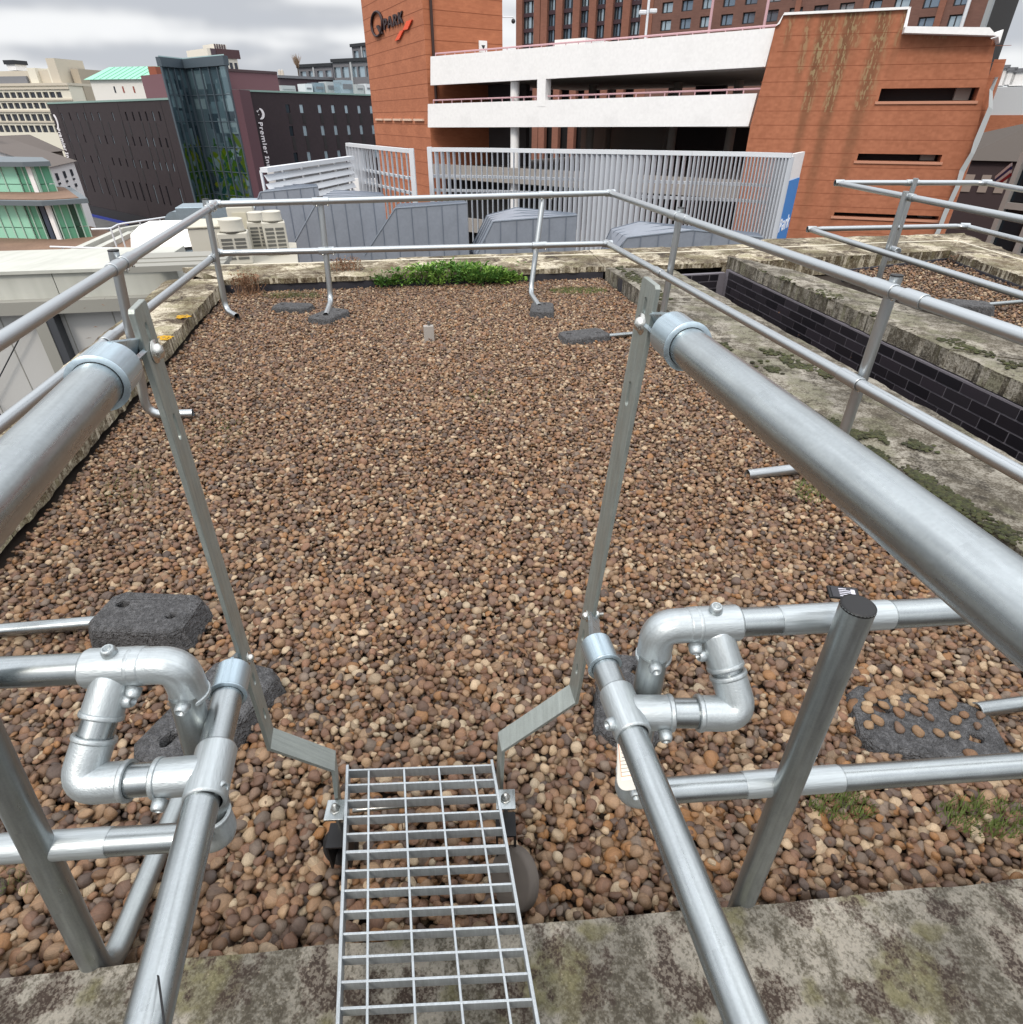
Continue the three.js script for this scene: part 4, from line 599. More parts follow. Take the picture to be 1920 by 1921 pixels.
  for (const [k, n, m] of [[0.305, -0.35, whitePaint], [0.33, -8, conc], [0.2, -15, conc], [0.44, -15, conc], [0.62, -8, conc], [0.8, -8, conc], [0.9, -15, conc]]) { const u = e0 + (e1 - e0) * k; for (const [ya, yb] of [[yb2 + 0.4, yb1], [yb2 - 2.3, yb2], [STREET, yb2 - 2.9]]) part(park, 'column', tube(fb.pt(u, ya, n - 0.25), fb.pt(u, yb, n - 0.25), 0.26, 16), m); }
  { const u = fb.hit(1016, 170)[0]; part(park, 'column', fbox(fb, u - 0.28, u + 0.28, yt2 - 0.3, yb1 + 0.3, -0.5, 0.012), whitePaint); }
  for (const [y, l, x0, x1] of [[0, [[812, 100], [1458, 46]], 812, 1440], [1, [[808, 188], [1425, 166]], 808, 1420]]) { const a = fb.hit(...l[0]), b = fb.hit(...l[1]), pa = fb.pt(a[0], a[1], -0.25), pb = fb.pt(b[0], b[1], -0.25); part(park, 'hand_rail', tube(pa, pb, 0.04, 8), pinkRail); const n = 26; for (let i = 0; i <= n; i++) { const p = pa.clone().lerp(pb, i / n); part(park, 'rail_post', tube(p, p.clone().add(V(0, -0.5, 0)), 0.03, 6), pinkRail); } }
  // right-hand brick block with slot openings and stained top
  const P0 = fb.pt(...fb.hit(1438, 130)), fw = frameVP(1438, 130, -P0.z - 0.2, -3000);
  const uR = fw.hit(1800, 330)[0], uL = fw.hit(1400, 250)[0], span = uR - uL, tY = fw.hit(1580, 25)[1];
  const wallTex = (() => { const n = 1024; const rr = rng(61), st = []; for (const [x, w, l] of [[1515, 12, 0.2], [1543, 14, 0.34], [1560, 16, 0.2], [1588, 18, 0.36], [1605, 22, 0.12], [1655, 24, 0.32], [1480, 10, 0.1], [1690, 12, 0.12], [1545, 16, 0.5], [1590, 18, 0.5], [1650, 18, 0.5], [1760, 60, 0.1]]) st.push([(fw.hit(x, 60)[0] - uL) / span, w / 1135 * 26 / span * 0.55, l]); return dtex(n, (u, v) => { const a = fbm(u, v, 120, 2, 861, 0.7), b = fbm(u, v, 5, 4, 865), row = pn(u * 60, v * 256, 256, 869); let c = mix3([0.55, 0.335, 0.235], [0.70, 0.455, 0.34], 0.25 * a + 0.35 * b + 0.4 * row); for (const [x, w, l] of st) { const d = Math.abs(u - x - 0.012 * (fbm(v, u, 10, 3, 871) - 0.5)) / w, dn = 1 - v; if (d < 1.6 && dn < l * 1.2) { const k = ss(1.6, 0.2, d) * ss(l * 1.15, l * 0.15, dn); c = mix3(c, [0.30, 0.22, 0.14], 0.28 * k * (0.6 + 0.8 * fbm(u, v, 40, 3, 877))); if (fbm(u * 1.5, v, 110, 3, 873) > 0.56 && dn < Math.min(0.17, l * 0.5)) c = mix3(c, [0.62, 0.56, 0.42], 0.55 * k); } } return c; }); })();
  wallTex.wrapS = wallTex.wrapT = THREE.ClampToEdgeWrapping;
  const y0 = STREET, yTop = fw.hit(1600, 20)[1], holes = [[1654, 166, 1830, 189], [1611, 288, 1764, 304], [1566, 398, 1760, 413]].map((q) => pxRect(fw, ...q));
  const outline = [...hits(fw, [[1408, 237], [1438, 125], [1455, 50], [1463, 45], [1470, 29], [1703, 18], [1694, 55], [1850, 62], [1868, 82], [1832, 250], [1812, 330]])]; const uB0 = outline[0][0], uB1 = outline[outline.length - 1][0]; outline.push([uB1 - 0.1, y0], [uB0, y0]);
  const g = fpoly(fw, outline, -0.8, 0, holes.map((h) => rect(...h))), uv = g.attributes.uv, pp = g.attributes.position, q = V(); for (let i = 0; i < uv.count; i++) { q.fromBufferAttribute(pp, i).sub(fw.P).setY(0); uv.setXY(i, (q.dot(fw.u) - uL) / span, Math.min(0.999, Math.max(0.001, 1 - (yTop - pp.getY(i)) / (yTop - y0)))); }
  part(park, 'brick_wall', g, mat({ map: wallTex, roughness: 0.9 }));
  for (const h of holes) { part(park, 'slot_opening', fbox(fw, h[0], h[1], h[2], h[3], -0.82, -0.7), plain(0x2c2627, 0.9)); part(park, 'slot_lining', fbox(fw, h[1] - 0.7, h[1] - 0.15, h[2] + 0.03, h[3], -0.7, -0.5), conc); part(park, 'sill', fbox(fw, h[0] - 0.1, h[1] + 0.1, h[2] - 0.1, h[2], -0.02, 0.06), plain(0xb6826a, 0.8)); }
  const j2 = plain(0x7d4630, 0.95); for (let i = 0; i < 29; i++) { const y = yTop - 0.75 - i * 0.53; let a = uB0 + 0.1, b = uR + 0.2; if (y > outline[1][1]) a = outline[4][0] + 0.02; if (y > outline[7][1]) b = outline[5][0] - 0.1; const cut = holes.find((h) => y > h[2] - 0.12 && y < h[3] + 0.02); part(park, 'mortar_joint', fbox(fw, a, cut ? cut[0] - 0.12 : b, y, y + 0.016, 0, 0.004), j2); }
  const cap = (pts, n = 0.12, m = whitePaint) => part(park, 'wall_cap', fpoly(fw, hits(fw, pts), -0.85, n), m);
  cap([[1470, 29], [1472, 24], [1707, 13], [1703, 18]]); cap([[1703, 18], [1709, 13], [1700, 54], [1694, 55]]); cap([[1455, 50], [1461, 42], [1472, 24], [1470, 29], [1463, 45]]); cap([[1692, 64], [1695, 52], [1850, 54], [1864, 70], [1856, 69]], 0.5); cap([[1866, 71], [1874, 58], [1876, 58], [1868, 84]], 0.5);
  // return face running away down the side street, with its folded white strip
  const P1 = fw.pt(uR + 0.3, 0, -0.4), fs = frameUV(P1, 0.55, -0.83); part(park, 'brick_wall', fbox(fs, 0, 14, STREET, fw.hit(1860, 110)[1], -0.4, 0), brickOrange);
  part(park, 'folded_strip', quads((() => { const c = [[1862, 150, 1868, 145], [1850, 168, 1858, 172], [1848, 200, 1858, 205], [1822, 262, 1833, 268], [1815, 285, 1824, 288], [1795, 318, 1806, 322], [1788, 345, 1797, 350], [1765, 395, 1774, 400], [1752, 430, 1760, 436], [1730, 470, 1742, 474]].map(([a, b, c2, d]) => { const h = fw.hit(a, b), k = fw.hit(c2, d); return [fw.pt(h[0], h[1], 0.5), fw.pt(k[0], k[1], 0.35)]; }), r = []; for (let i = 0; i + 1 < c.length; i++) r.push([c[i][0], c[i + 1][0], c[i + 1][1], c[i][1]], [c[i][1], c[i + 1][1], c[i + 1][1].clone().addScaledVector(fw.n, -0.5), c[i][1].clone().addScaledVector(fw.n, -0.5)]); return r; })()), plain(0xa9adae, 0.7));
  { const [a, b, c, d] = pxRect(tr, 944, 57, 1003, 80); part(park, 'roof_kiosk', fbox(fb, fb.hit(944, 70)[0], fb.hit(1004, 70)[0], fb.hit(970, 78)[1], fb.hit(970, 58)[1], -9, -5), whitePaint); }
  // lamp posts on the top deck
  for (const [x, y0p, lab] of [[1190, 62, 'white lamp post on the car park top deck with two small heads'], [1312, 44, 'thin pale lamp post on the car park top deck'], [1418, 34, 'thin pinkish lamp post near the stained brick wall']]) { const h = fb.hit(x, y0p), p = fb.pt(h[0], yt1 - 1, -1.2), t = thing('lamp_post', lab, 'lamp post', p); part(t, 'pole', tube(p, V(p.x, 14, p.z), 0.06, 10), x === 1190 ? whiteMetal : pinkRail); if (x === 1190) { const q = fb.pt(h[0], fb.hit(1190, 18)[1], -1.2); part(t, 'lamp_head', M([obox(q.clone().add(V(-0.25, 0, 0)), V(1, 0, 0), UP, V(0, 0, 1), 0.35, 0.16, 0.25, 0.04), obox(q.clone().add(V(0.25, 0.05, 0)), V(1, 0, 0), UP, V(0, 0, 1), 0.35, 0.16, 0.25, 0.04)]), whiteMetal); } }
  { const p = tr.pt(u1, tr.hit(945, 32)[1], -0.1), t = thing('security_camera', 'small dome security camera on a bracket at the brick tower edge', 'camera', p); part(t, 'bracket', tube(p, p.clone().add(V(0.75, 0, 0)), 0.03, 8), whiteMetal); part(t, 'dome', (() => { const g = new THREE.SphereGeometry(0.13, 12, 10); g.translate(p.x + 0.75, p.y - 0.2, p.z); return flat(g); })(), frameDark); part(t, 'drop_arm', tube(p.clone().add(V(0.75, 0, 0)), p.clone().add(V(0.75, -0.15, 0)), 0.03, 8), whiteMetal); }
}

// ------------------------------------------------------------------ curved screen of upright fins in front of the car park
{ const ys = D(1040, 281, 31).y, t = thing('fin_screen', 'long curved screen of upright white metal fins before the car park', 'screen', G(1040, 281, ys).setY(STREET)), top = (x, y) => G(x, y, ys);
  const line = (pts, k) => { const f = k * (pts.length - 1), i = Math.min(pts.length - 2, Math.floor(f)); return pts[i].clone().lerp(pts[i + 1], f - i); };
  const R = [top(806, 278), top(920, 279), top(1040, 281), top(1160, 282.5), top(1300, 285), top(1400, 286.5), top(1487, 289)], Lp = [top(652, 269), top(700, 274), top(772, 281)];
  const profile = (w, th) => { const s = new THREE.Shape(); s.absellipse(0, 0, w / 2, th / 2, 0, 2 * Math.PI); return s; };
  const H1 = 8.2, fin = flat(new THREE.ExtrudeGeometry(profile(0.28, 0.065), { depth: H1, bevelEnabled: false, curveSegments: 7 })); fin.rotateX(-Math.PI / 2); uvWorld(fin);
  const base = rootPos(t), vis = (k) => { const pts = [[0, 0.75], [0.05, 0.5], [0.1, 0.16], [0.22, 0.14], [0.3, 0.34], [0.4, 0.7], [0.46, 0.85], [0.55, 0.82], [0.62, 0.55], [0.72, 0.26], [0.86, 0.2], [0.95, 0.4], [1, 0.7]]; for (let i = 0; i + 1 < pts.length; i++) if (k <= pts[i + 1][0]) return pts[i][1] + (pts[i + 1][1] - pts[i][1]) * (k - pts[i][0]) / (pts[i + 1][0] - pts[i][0]); return 0.5; };
  const put = (p, f, m) => { const b = new THREE.Mesh(fin, m); b.name = 'fin'; b.position.set(p.x, ys - H1 - 0.1, p.z).sub(base); const v = Math.atan2(p.x, -p.z); b.rotation.y = -v + Math.PI / 2 - Math.asin(Math.min(1, f)); b.castShadow = b.receiveShadow = true; t.add(b); };
  const N = 74; for (let i = 0; i < N; i++) { const k = i / (N - 1); put(line(R, Math.pow(k, 0.93)), vis(Math.pow(k, 0.93)), finMetal); }
  for (let i = 0; i < 17; i++) { const k = i / 16; put(line(Lp, k), k < 0.3 ? 0.85 : 0.62 - 0.5 * k, finMetal); }
  const rail = (pts, y, r, off = 0) => part(t, 'cross_rail', M(pts.slice(1).map((p, i) => { const a = pts[i].clone().setY(y), b = p.clone().setY(y); a.addScaledVector(V(a.x, 0, a.z).normalize(), off); b.addScaledVector(V(b.x, 0, b.z).normalize(), off); const d = b.clone().sub(a).normalize(); return obox(a.clone().lerp(b, 0.5), d, UP, V().crossVectors(d, UP), a.distanceTo(b), r, r * 1.4); })), whiteMetal);
  for (const pts of [R, Lp]) { rail(pts, ys - 0.05, 0.16); for (const dy of [1.15, 1.75, 4.4, 5.1]) rail(pts, ys - dy, 0.11, 0.4); }
  for (const p of [Lp[2], R[0]]) part(t, 'end_post', obox(p.clone().setY(ys - 4.1), V(1, 0, 0), UP, V(0, 0, 1), 0.2, 8.3, 0.3), whiteMetal);
  part(t, 'white_panel', obox(Lp[0].clone().lerp(Lp[1], 0.4).setY(ys - 4.6).add(V(0, 0, -0.35)), V(1, 0, 0), UP, V(0, 0, 1), 1.5, 6, 0.3), whitePaint);
  // end panel with the blue banner
  const a = top(1488, 289), b = top(1511, 284.5), fe = frameAB(a, b), w = a.distanceTo(b); part(t, 'end_panel', fbox(fe, 0, w, ys - 8.2, ys, -0.12, 0), whitePaint);
  const bn = thing('banner', 'bright blue banner with white lettering on the end of the fin screen', 'banner', a.clone().setY(ys - 6)), yb = fe.hit(1490, 336)[1]; part(bn, 'banner_sheet', fbox(fe, 0.04, w - 0.04, ys - 7.6, yb, 0.006, 0.03), plain(0x2f84cc, 0.55));
  const cvw = plain(0xe8f0f8, 0.6); [['Park', 0.36], ['and', 0.6], ['Charge', 0.84]].forEach(([s, k]) => { const size = 0.5, sc = size / font.data.resolution, tot = [...s].reduce((q, ch) => q + font.data.glyphs[ch].ha * sc, 0), sx = (w * 0.82) / tot; let x = 0; for (const ch of s) { part(bn, 'letter', onFace(fe, w * 0.09 + x * sx, yb - (yb - (ys - 6.2)) * k, 0.031, 0, sx)(flat(new TextGeometry(ch, { font, size, depth: 0.012, curveSegments: 4 }))), cvw); x += font.data.glyphs[ch].ha * sc; } });
}

// ------------------------------------------------------------------ zinc-clad angular rooflights
const zinc = mat({ map: dtex(256, (u, v) => { const a = fbm(u, v, 6, 4, 881), b = fbm(u, v, 40, 2, 885); const t = 0.53 + 0.05 * (a - 0.5) + 0.03 * (b - 0.5); return [t * 0.99, t * 1.04, t * 1.12]; }, true, 0.4), roughness: 0.5, metalness: 0.25 }), zincSeam = mat({ color: 0x727b88, roughness: 0.45, metalness: 0.3 }), zincEdge = mat({ color: 0x9aa5b2, roughness: 0.4, metalness: 0.4 });
function zincRoof(label, front, back, d, deep, seamPx) {
  const F = front.map(([x, y], i) => D(x, y, d - i * 0.12)), Bk = back.map(([x, y], i) => D(x, y, d + deep - i * 0.12)), yb = -8.5, t = thing('rooflight', label, 'rooflight', F[1].clone().setY(yb)), n = F.length, lo = (p) => V(p.x, yb, p.z), q = [];
  for (let i = 0; i + 1 < n; i++) { q.push([lo(F[i]), lo(F[i + 1]), F[i + 1], F[i]]); }
  part(t, 'front_cladding', quads(q), zinc); part(t, 'roof_cladding', quads(F.slice(1).map((p, i) => [F[i], p, Bk[i + 1], Bk[i]])), zinc);
  part(t, 'side_cladding', quads([[lo(F[n - 1]), lo(Bk[n - 1]), Bk[n - 1], F[n - 1]], [lo(Bk[0]), lo(F[0]), F[0], Bk[0]], ...F.slice(1).map((p, i) => [lo(Bk[i + 1]), lo(Bk[i]), Bk[i], Bk[i + 1]])]), zinc);
  const fr = frameAB(F[0], F[n - 1]), x0 = fr.hit(front[0][0], 400)[0]; const sub = (p) => V(p.x - fr.P.x, 0, p.z - fr.P.z).dot(fr.u);
  const us = F.map(sub); for (let u = us[0] + 0.25; u < us[n - 1] - 0.1; u += seamPx) { let i = 0; while (i + 2 < n && u > us[i + 1]) i++; const k = (u - us[i]) / (us[i + 1] - us[i]), p = F[i].clone().lerp(F[i + 1], k); part(t, 'seam', obox(V(p.x, (p.y + yb) / 2, p.z).addScaledVector(fr.n, 0.012), fr.u, UP, V().crossVectors(fr.u, UP), 0.022, p.y - yb, 0.024), zincSeam); }
  const strip = (a, b, m, r = 0.02) => { const dd = b.clone().sub(a), L = dd.length(); dd.normalize(); const y = V(0, 1, 0).addScaledVector(dd, -dd.y).normalize(); part(t, 'seam', obox(a.clone().lerp(b, 0.5).addScaledVector(y, 0.012), dd, y, V().crossVectors(dd, y), L, r, r * 1.6), m); };
  for (let i = 0; i + 1 < n; i++) { strip(F[i], F[i + 1], zincEdge, 0.03); for (const k of [0.25, 0.5, 0.75, 1]) strip(F[i].clone().lerp(Bk[i], k), F[i + 1].clone().lerp(Bk[i + 1], k), zincSeam); }
}
zincRoof('blue-grey zinc rooflight at the far left, beside the white louvres', [[452, 470], [489, 361], [597, 350]], [[462, 455], [522, 347], [594, 346]], 25, 3, 0.5);
zincRoof('blue-grey zinc rooflight behind the left far rail post', [[545, 470], [600, 371], [721, 367]], [[556, 455], [627, 357], [716, 362]], 23.5, 2.5, 0.5);
zincRoof('blue-grey zinc rooflight with steep left edge, second from the green weeds', [[684, 480], [742, 391], [876, 381]], [[692, 474], [748, 383], [872, 377]], 22, 2, 0.5);
zincRoof('blue-grey zinc rooflight with stepped pale seams right above the green weeds', [[896, 476], [926, 416], [990, 411], [1083, 404]], [[881, 470], [914, 404], [968, 390], [1081, 401]], 20.5, 3, 0.5);
zincRoof('low zinc rooflight behind the far right rail corner, ridged top', [[1150, 478], [1178, 446], [1300, 432], [1432, 446]], [[1128, 470], [1147, 430], [1200, 416], [1424, 438]], 19, 3.4, 0.5);

// ------------------------------------------------------------------ white louvre screen and its low roof
{ const y = D(497, 320, 26).y, a = G(497, 320, y), b = G(660, 297, y), fr = frameAB(a, b), w = a.distanceTo(b), t = thing('louvre_screen', 'white horizontal louvre screen between the dark hotel and the fins', 'louvre screen', a.clone().setY(y - 3));
  for (let i = 0; i < 6; i++) { const c = fr.pt(w / 2, y - 0.25 - i * 0.3, 0); part(t, 'louvre_blade', obox(c, fr.u, V(0, 0.85, 0).addScaledVector(fr.n, -0.5).normalize(), V().crossVectors(fr.u, V(0, 0.85, 0).addScaledVector(fr.n, -0.5).normalize()), w, 0.23, 0.03), whiteMetal); }
  for (let i = 0; i <= 5; i++) part(t, 'louvre_post', fbox(fr, w * i / 5 - 0.04, w * i / 5 + 0.04, y - 2.2, y, -0.2, -0.12), whiteMetal);
  part(t, 'top_rail', fbox(fr, -0.05, w, y - 0.06, y + 0.1, -0.15, 0.15), whiteMetal);
  const w2 = thing('roof_wall', 'low grey-white wall and flat roof edge behind the white louvres', 'wall', a.clone().setY(y)); part(w2, 'wall', fbox(fr, 1.2, w, -8, y + 0.02, -0.6, -0.3), plain(0xb9b8b8, 0.8)); }

// ------------------------------------------------------------------ dark-clad hotel with a folded glass stair tower
const hotel = thing('hotel', 'dark purple-brown clad hotel with slot windows and a tall folded glass tower', 'hotel', D(400, 400, 100).setY(STREET));
{ const clad = mat({ color: 0xc2b6bc, map: dtex(256, (u, v) => { const a = fbm(u, v, 30, 3, 891), r = (v * 64) % 1 < 0.12 ? 0.9 : 1; const t = (0.205 + 0.045 * (a - 0.5)) * r; return [t * 1.13, t * 0.95, t]; }, true, 0.12), roughness: 0.75 }), cladR = mat({ map: clad.map, color: 0xc4b4c4, roughness: 0.75 }), capM = plain(0x7f9a94, 0.6), slotMat = plain(0x1c181b, 0.6);
  const DH = 100, fl = frameVP(378, 300, DH, -610), fr = frameVP(441, 300, DH - 3, 1900), R = rng(17);
  const yT = (fl.hit(92, 200)[1] + fl.hit(318, 181)[1]) / 2, uA = fl.hit(93, 203)[0], uB = fl.hit(322, 190)[0];
  const cols = []; for (let i = 0; i < 15; i++) { const px = 116 + (300 - 116) * Math.pow(i / 14, 0.94); cols.push(fl.hit(px, 217)[0]); }
  const rows = [[299, 209, 299, 227], [314, 259, 314, 277], [325, 306, 325, 322], [322, 351, 322, 386]].map(([x, a, x2, b]) => [fl.hit(x2, b)[1], fl.hit(x, a)[1]]);
  const wins = []; cols.forEach((u, i) => rows.forEach((r, k) => { const du = k * 0.0; if (R() < 0.82) wins.push([u - 0.26, u + 0.26, r[0], r[1], R() < 0.55 ? glassPale : glassDark]); }));
  facade(hotel, fl, [[uA, STREET], [uB, STREET], [uB, yT], [uA, yT]], wins, clad, { depth: 0.12, thick: 0.4 });
  part(hotel, 'wall', fbox(fl, uA, uB, STREET, yT - 0.1, -14, -0.45), darkIn); part(hotel, 'roof_edge', fbox(fl, uA - 0.1, uB, yT, yT + 0.25, -14, 0.1), capM);
  cols.forEach((u, i) => { for (let k = 0; k < 3; k++) if (R() < 0.45) part(hotel, 'recess_strip', fbox(fl, u + 0.1 - 0.22, u + 0.1 + 0.22, rows[k + 1][1] + 0.15, rows[k][0] - 0.15, 0, 0.03), slotMat); });
  for (const px of [107, 157, 222, 303]) { const u = fl.hit(px, 200)[0]; part(hotel, 'cladding_joint', fbox(fl, u - 0.05, u + 0.05, STREET, yT - 0.1, 0, 0.03), slotMat); }
  // ground floor frontage and street signs at the foot
  part(hotel, 'shop_front', fbox(fl, uA, uB, STREET, fl.hit(250, 402)[1], 0.01, 0.25), plain(0x15121a, 0.4)); { const yb = fl.hit(205, 424)[1], yt = fl.hit(205, 408)[1]; part(hotel, 'blue_fascia', fbox(fl, fl.hit(165, 420)[0], fl.hit(246, 425)[0], yb, yt, 0.26, 0.4), plain(0x1d2f86, 0.5)); }
  // right wing
  const u0 = fr.hit(441, 250)[0], u1 = fr.hit(760, 200)[0], yR = fr.hit(560, 175)[1]; const wr = []; const cr = [540, 566, 600, 625, 650, 674, 697, 722].map((p) => fr.hit(p, 200)[0]); const rr = [[197, 212], [236, 254], [284, 302]].map(([a, b]) => [fr.hit(600, b)[1], fr.hit(600, a)[1]]);
  cr.forEach((u, i) => rr.forEach((r, k) => { wr.push([u - 0.36, u + 0.36, r[0], r[1], i === 0 ? glassDark : glassPale]); }));
  facade(hotel, fr, [[u0, STREET], [u1, STREET], [u1, yR], [u0, yR]], wr, cladR, { depth: 0.12, thick: 0.4 }); part(hotel, 'wall', fbox(fr, u0, u1, STREET, yR - 0.1, -14, -0.45), darkIn); part(hotel, 'roof_edge', fbox(fr, u0, u1, yR, yR + 0.2, -14, 0.1), capM);
  cr.forEach((u) => { for (let k = 0; k < 2; k++) part(hotel, 'recess_strip', fbox(fr, u - 0.28 + 0.12, u + 0.28 + 0.12, rr[k + 1][1] + 0.3, rr[k][0] - 0.1, 0, 0.03), slotMat); });
  // upper set-back storey
  const brown = plain(0x6d4b52, 0.85); { const f2 = frameUV(fr.pt(u0, 0, -5), fr.u.x, fr.u.z), [a, b, c, d] = pxRect(f2, 418, 133, 526, 174); part(hotel, 'upper_storey', fbox(f2, a, b, c - 1, d, -10, 0), brown); part(hotel, 'roof_edge', fbox(f2, a, b, d, d + 0.3, -10, 0.1), plain(0x4a383c, 0.8)); const f3 = frameUV(fl.pt(uB, 0, -5), fl.u.x, fl.u.z), q = pxRect(f3, 264, 142, 322, 182); part(hotel, 'upper_storey', fbox(f3, q[0], q[1] + 3, q[2] - 1, q[3], -8, 0), brown); }
  // glass tower, folded inwards
  const A0 = D(302, 125, 97), A1 = D(348, 135, 101), A2 = D(424, 120, 95), ft1 = frameAB(A0, A1), ft2 = frameAB(A1, A2), yG = (ft1.hit(303, 119)[1] + ft2.hit(420, 114)[1]) / 2 - 0.4, fasc = plain(0x46525b, 0.5);
  const mural = (x0, x1) => { const cv = document.createElement('canvas'); cv.width = 256; cv.height = 512; const g = cv.getContext('2d'), r = rng(Math.round(x0 * 100) + 7); g.fillStyle = '#52656e'; g.fillRect(0, 0, 256, 512); for (let i = 0; i < 60; i++) { g.fillStyle = ['#5b727b', '#3c4c54', '#6a828a', '#32424c', '#7b9198'][i % 5]; g.fillRect(r() * 256, r() * 512, 20 + r() * 60, 10 + r() * 50); } for (let i = 0; i < 240; i++) { const y = 200 + Math.pow(r(), 0.8) * 300, x = 30 + r() * 210, s = 8 + r() * 22; g.fillStyle = ['#566c16', '#3f6320', '#6c7720', '#2a5028', '#1f4440', '#4b661d', '#24484c'][i % 7]; g.save(); g.translate(x, y); g.rotate(r() * 6); g.beginPath(); g.ellipse(0, 0, s, s * 0.35, 0, 0, 7); g.fill(); g.restore(); } const t = new THREE.CanvasTexture(cv); t.colorSpace = THREE.SRGBColorSpace; return t; };
  const low = STREET + 1.2; for (const [f, w, nm, sd] of [[ft1, A0.distanceTo(A1), 4, 0.1], [ft2, A1.distanceTo(A2), 5, 0.6]]) {
    const tex = mural(sd, 1), gm = mat({ map: tex, roughness: 0.06, metalness: 0.5 }), rowsN = 7, hgt = yG - low;
    for (let i = 0; i < nm; i++) for (let k = 0; k < rowsN; k++) { const a = w * i / nm + 0.05, b = w * (i + 1) / nm - 0.05, c = low + hgt * k / rowsN + 0.05, d = low + hgt * (k + 1) / rowsN - 0.05; const g = fbox(f, a, b, c, d, -0.1, -0.03), uv = g.attributes.uv, p = g.attributes.position, q = V(); for (let j = 0; j < uv.count; j++) { q.fromBufferAttribute(p, j); uv.setXY(j, V(q.x - f.P.x, 0, q.z - f.P.z).dot(f.u) / w, (q.y - low) / hgt); } part(hotel, 'glass_pane', g, gm); }
    for (let i = 0; i <= nm; i++) part(hotel, 'mullion', fbox(f, w * i / nm - 0.07, w * i / nm + 0.07, low, yG, -0.08, 0.18), fasc); for (let k = 0; k <= rowsN; k++) part(hotel, 'transom', fbox(f, 0.08, w - 0.08, low + hgt * k / rowsN - 0.05, low + hgt * k / rowsN + 0.05, -0.07, 0.03), fasc);
    part(hotel, 'tower_fascia', fbox(f, -0.1, w + 0.1, yG, yG + 1.0, -0.4, 0.3), fasc); }
  { const bk = (p, k) => { const d = V(p.x, 0, p.z).normalize(); return [p.x + d.x * k, p.z + d.z * k]; }; part(hotel, 'tower_top', plan([bk(A0, -0.35), bk(A1, -0.35), bk(A2, -0.35), bk(A2, 7), bk(A0, 7)], yG + 1.0, yG + 1.12), plain(0x9fb9bb, 0.5)); part(hotel, 'tower_back', plan([bk(A0, 0.6), bk(A1, 0.6), bk(A2, 0.6), bk(A2, 7), bk(A0, 7)], STREET, yG), plain(0x20262b, 0.6)); }
  { const p = ft2.pt(A1.distanceTo(A2) + 0.05, 0, 0); const f4 = frameUV(p, 0.9, 0.1); part(hotel, 'tower_pier', fbox(f4, 0, 1.0, STREET, fr.hit(441, 170)[1], -3, 0), plain(0x563a42, 0.85)); const f5 = frameUV(A0.clone().add(V(0, 0, 0.3)), -0.9, 0.1); }
  // sign, read downwards: moon and name
  const wht = plain(0xe9e6ea, 0.5), m0 = fr.hit(494, 205), m1 = fr.hit(494, 222), hM = m0[1] - m1[1], uc = fr.hit(488, 213)[0], yc = (m0[1] + m1[1]) / 2;
  { const s = new THREE.Shape(), r = hM * 0.62; s.absarc(0, 0, r, -1.9, 1.45, false); s.absarc(-r * 0.42, 0, r * 0.86, 1.15, -1.3, true); const g = flat(new THREE.ExtrudeGeometry(s, { depth: 0.1, bevelEnabled: false, curveSegments: 16 })); part(hotel, 'moon_emblem', onFace(fr, uc, yc, 0.02)(g), wht); for (const [x, y, q] of [[-0.62, 0.42, 0.16], [-0.45, -0.18, 0.1], [-0.3, 0.62, 0.08]]) { const d = new THREE.CylinderGeometry(r * q, r * q, 0.1, 10); d.rotateX(Math.PI / 2); part(hotel, 'star_emblem', onFace(fr, uc + x * r, yc + y * r, 0.06)(flat(d)), wht); } }
  { const a = fr.hit(490, 228), b = fr.hit(504, 317), L = a[1] - b[1], size = hM * 0.62; let tot = letters({ position: V(), add() { }, parent: null }, 'x', 'Premier Inn', size, 0.01, wht, (g) => g); const k = L / tot; letters(hotel, 'letter', 'Premier Inn', size, 0.1, wht, (g) => { g.scale(k, 1, 1); return onFace(fr, fr.hit(491, 250)[0] - size * 0.35, a[1], 0.02, -Math.PI / 2)(g); }); }
  { const a = fl.hit(108, 240), b = fl.hit(128, 303), L = a[1] - b[1], size = 1.5; let tot = letters({ position: V(), add() { }, parent: null }, 'x', 'Premier Inn', size, 0.01, wht, (g) => g); letters(hotel, 'letter', 'Premier Inn', size, 0.1, wht, (g) => { g.scale(L / tot, 1, 1); return onFace(fl, uA + 0.55, a[1], 0.02, -Math.PI / 2)(g); }); const s = new THREE.Shape(), r = 1.15; s.absarc(0, 0, r, -1.9, 1.45, false); s.absarc(-r * 0.42, 0, r * 0.86, 1.15, -1.3, true); part(hotel, 'moon_emblem', onFace(fl, uA + 1.2, fl.hit(103, 228)[1], 0.02)(flat(new THREE.ExtrudeGeometry(s, { depth: 0.1, bevelEnabled: false }))), wht); }
}

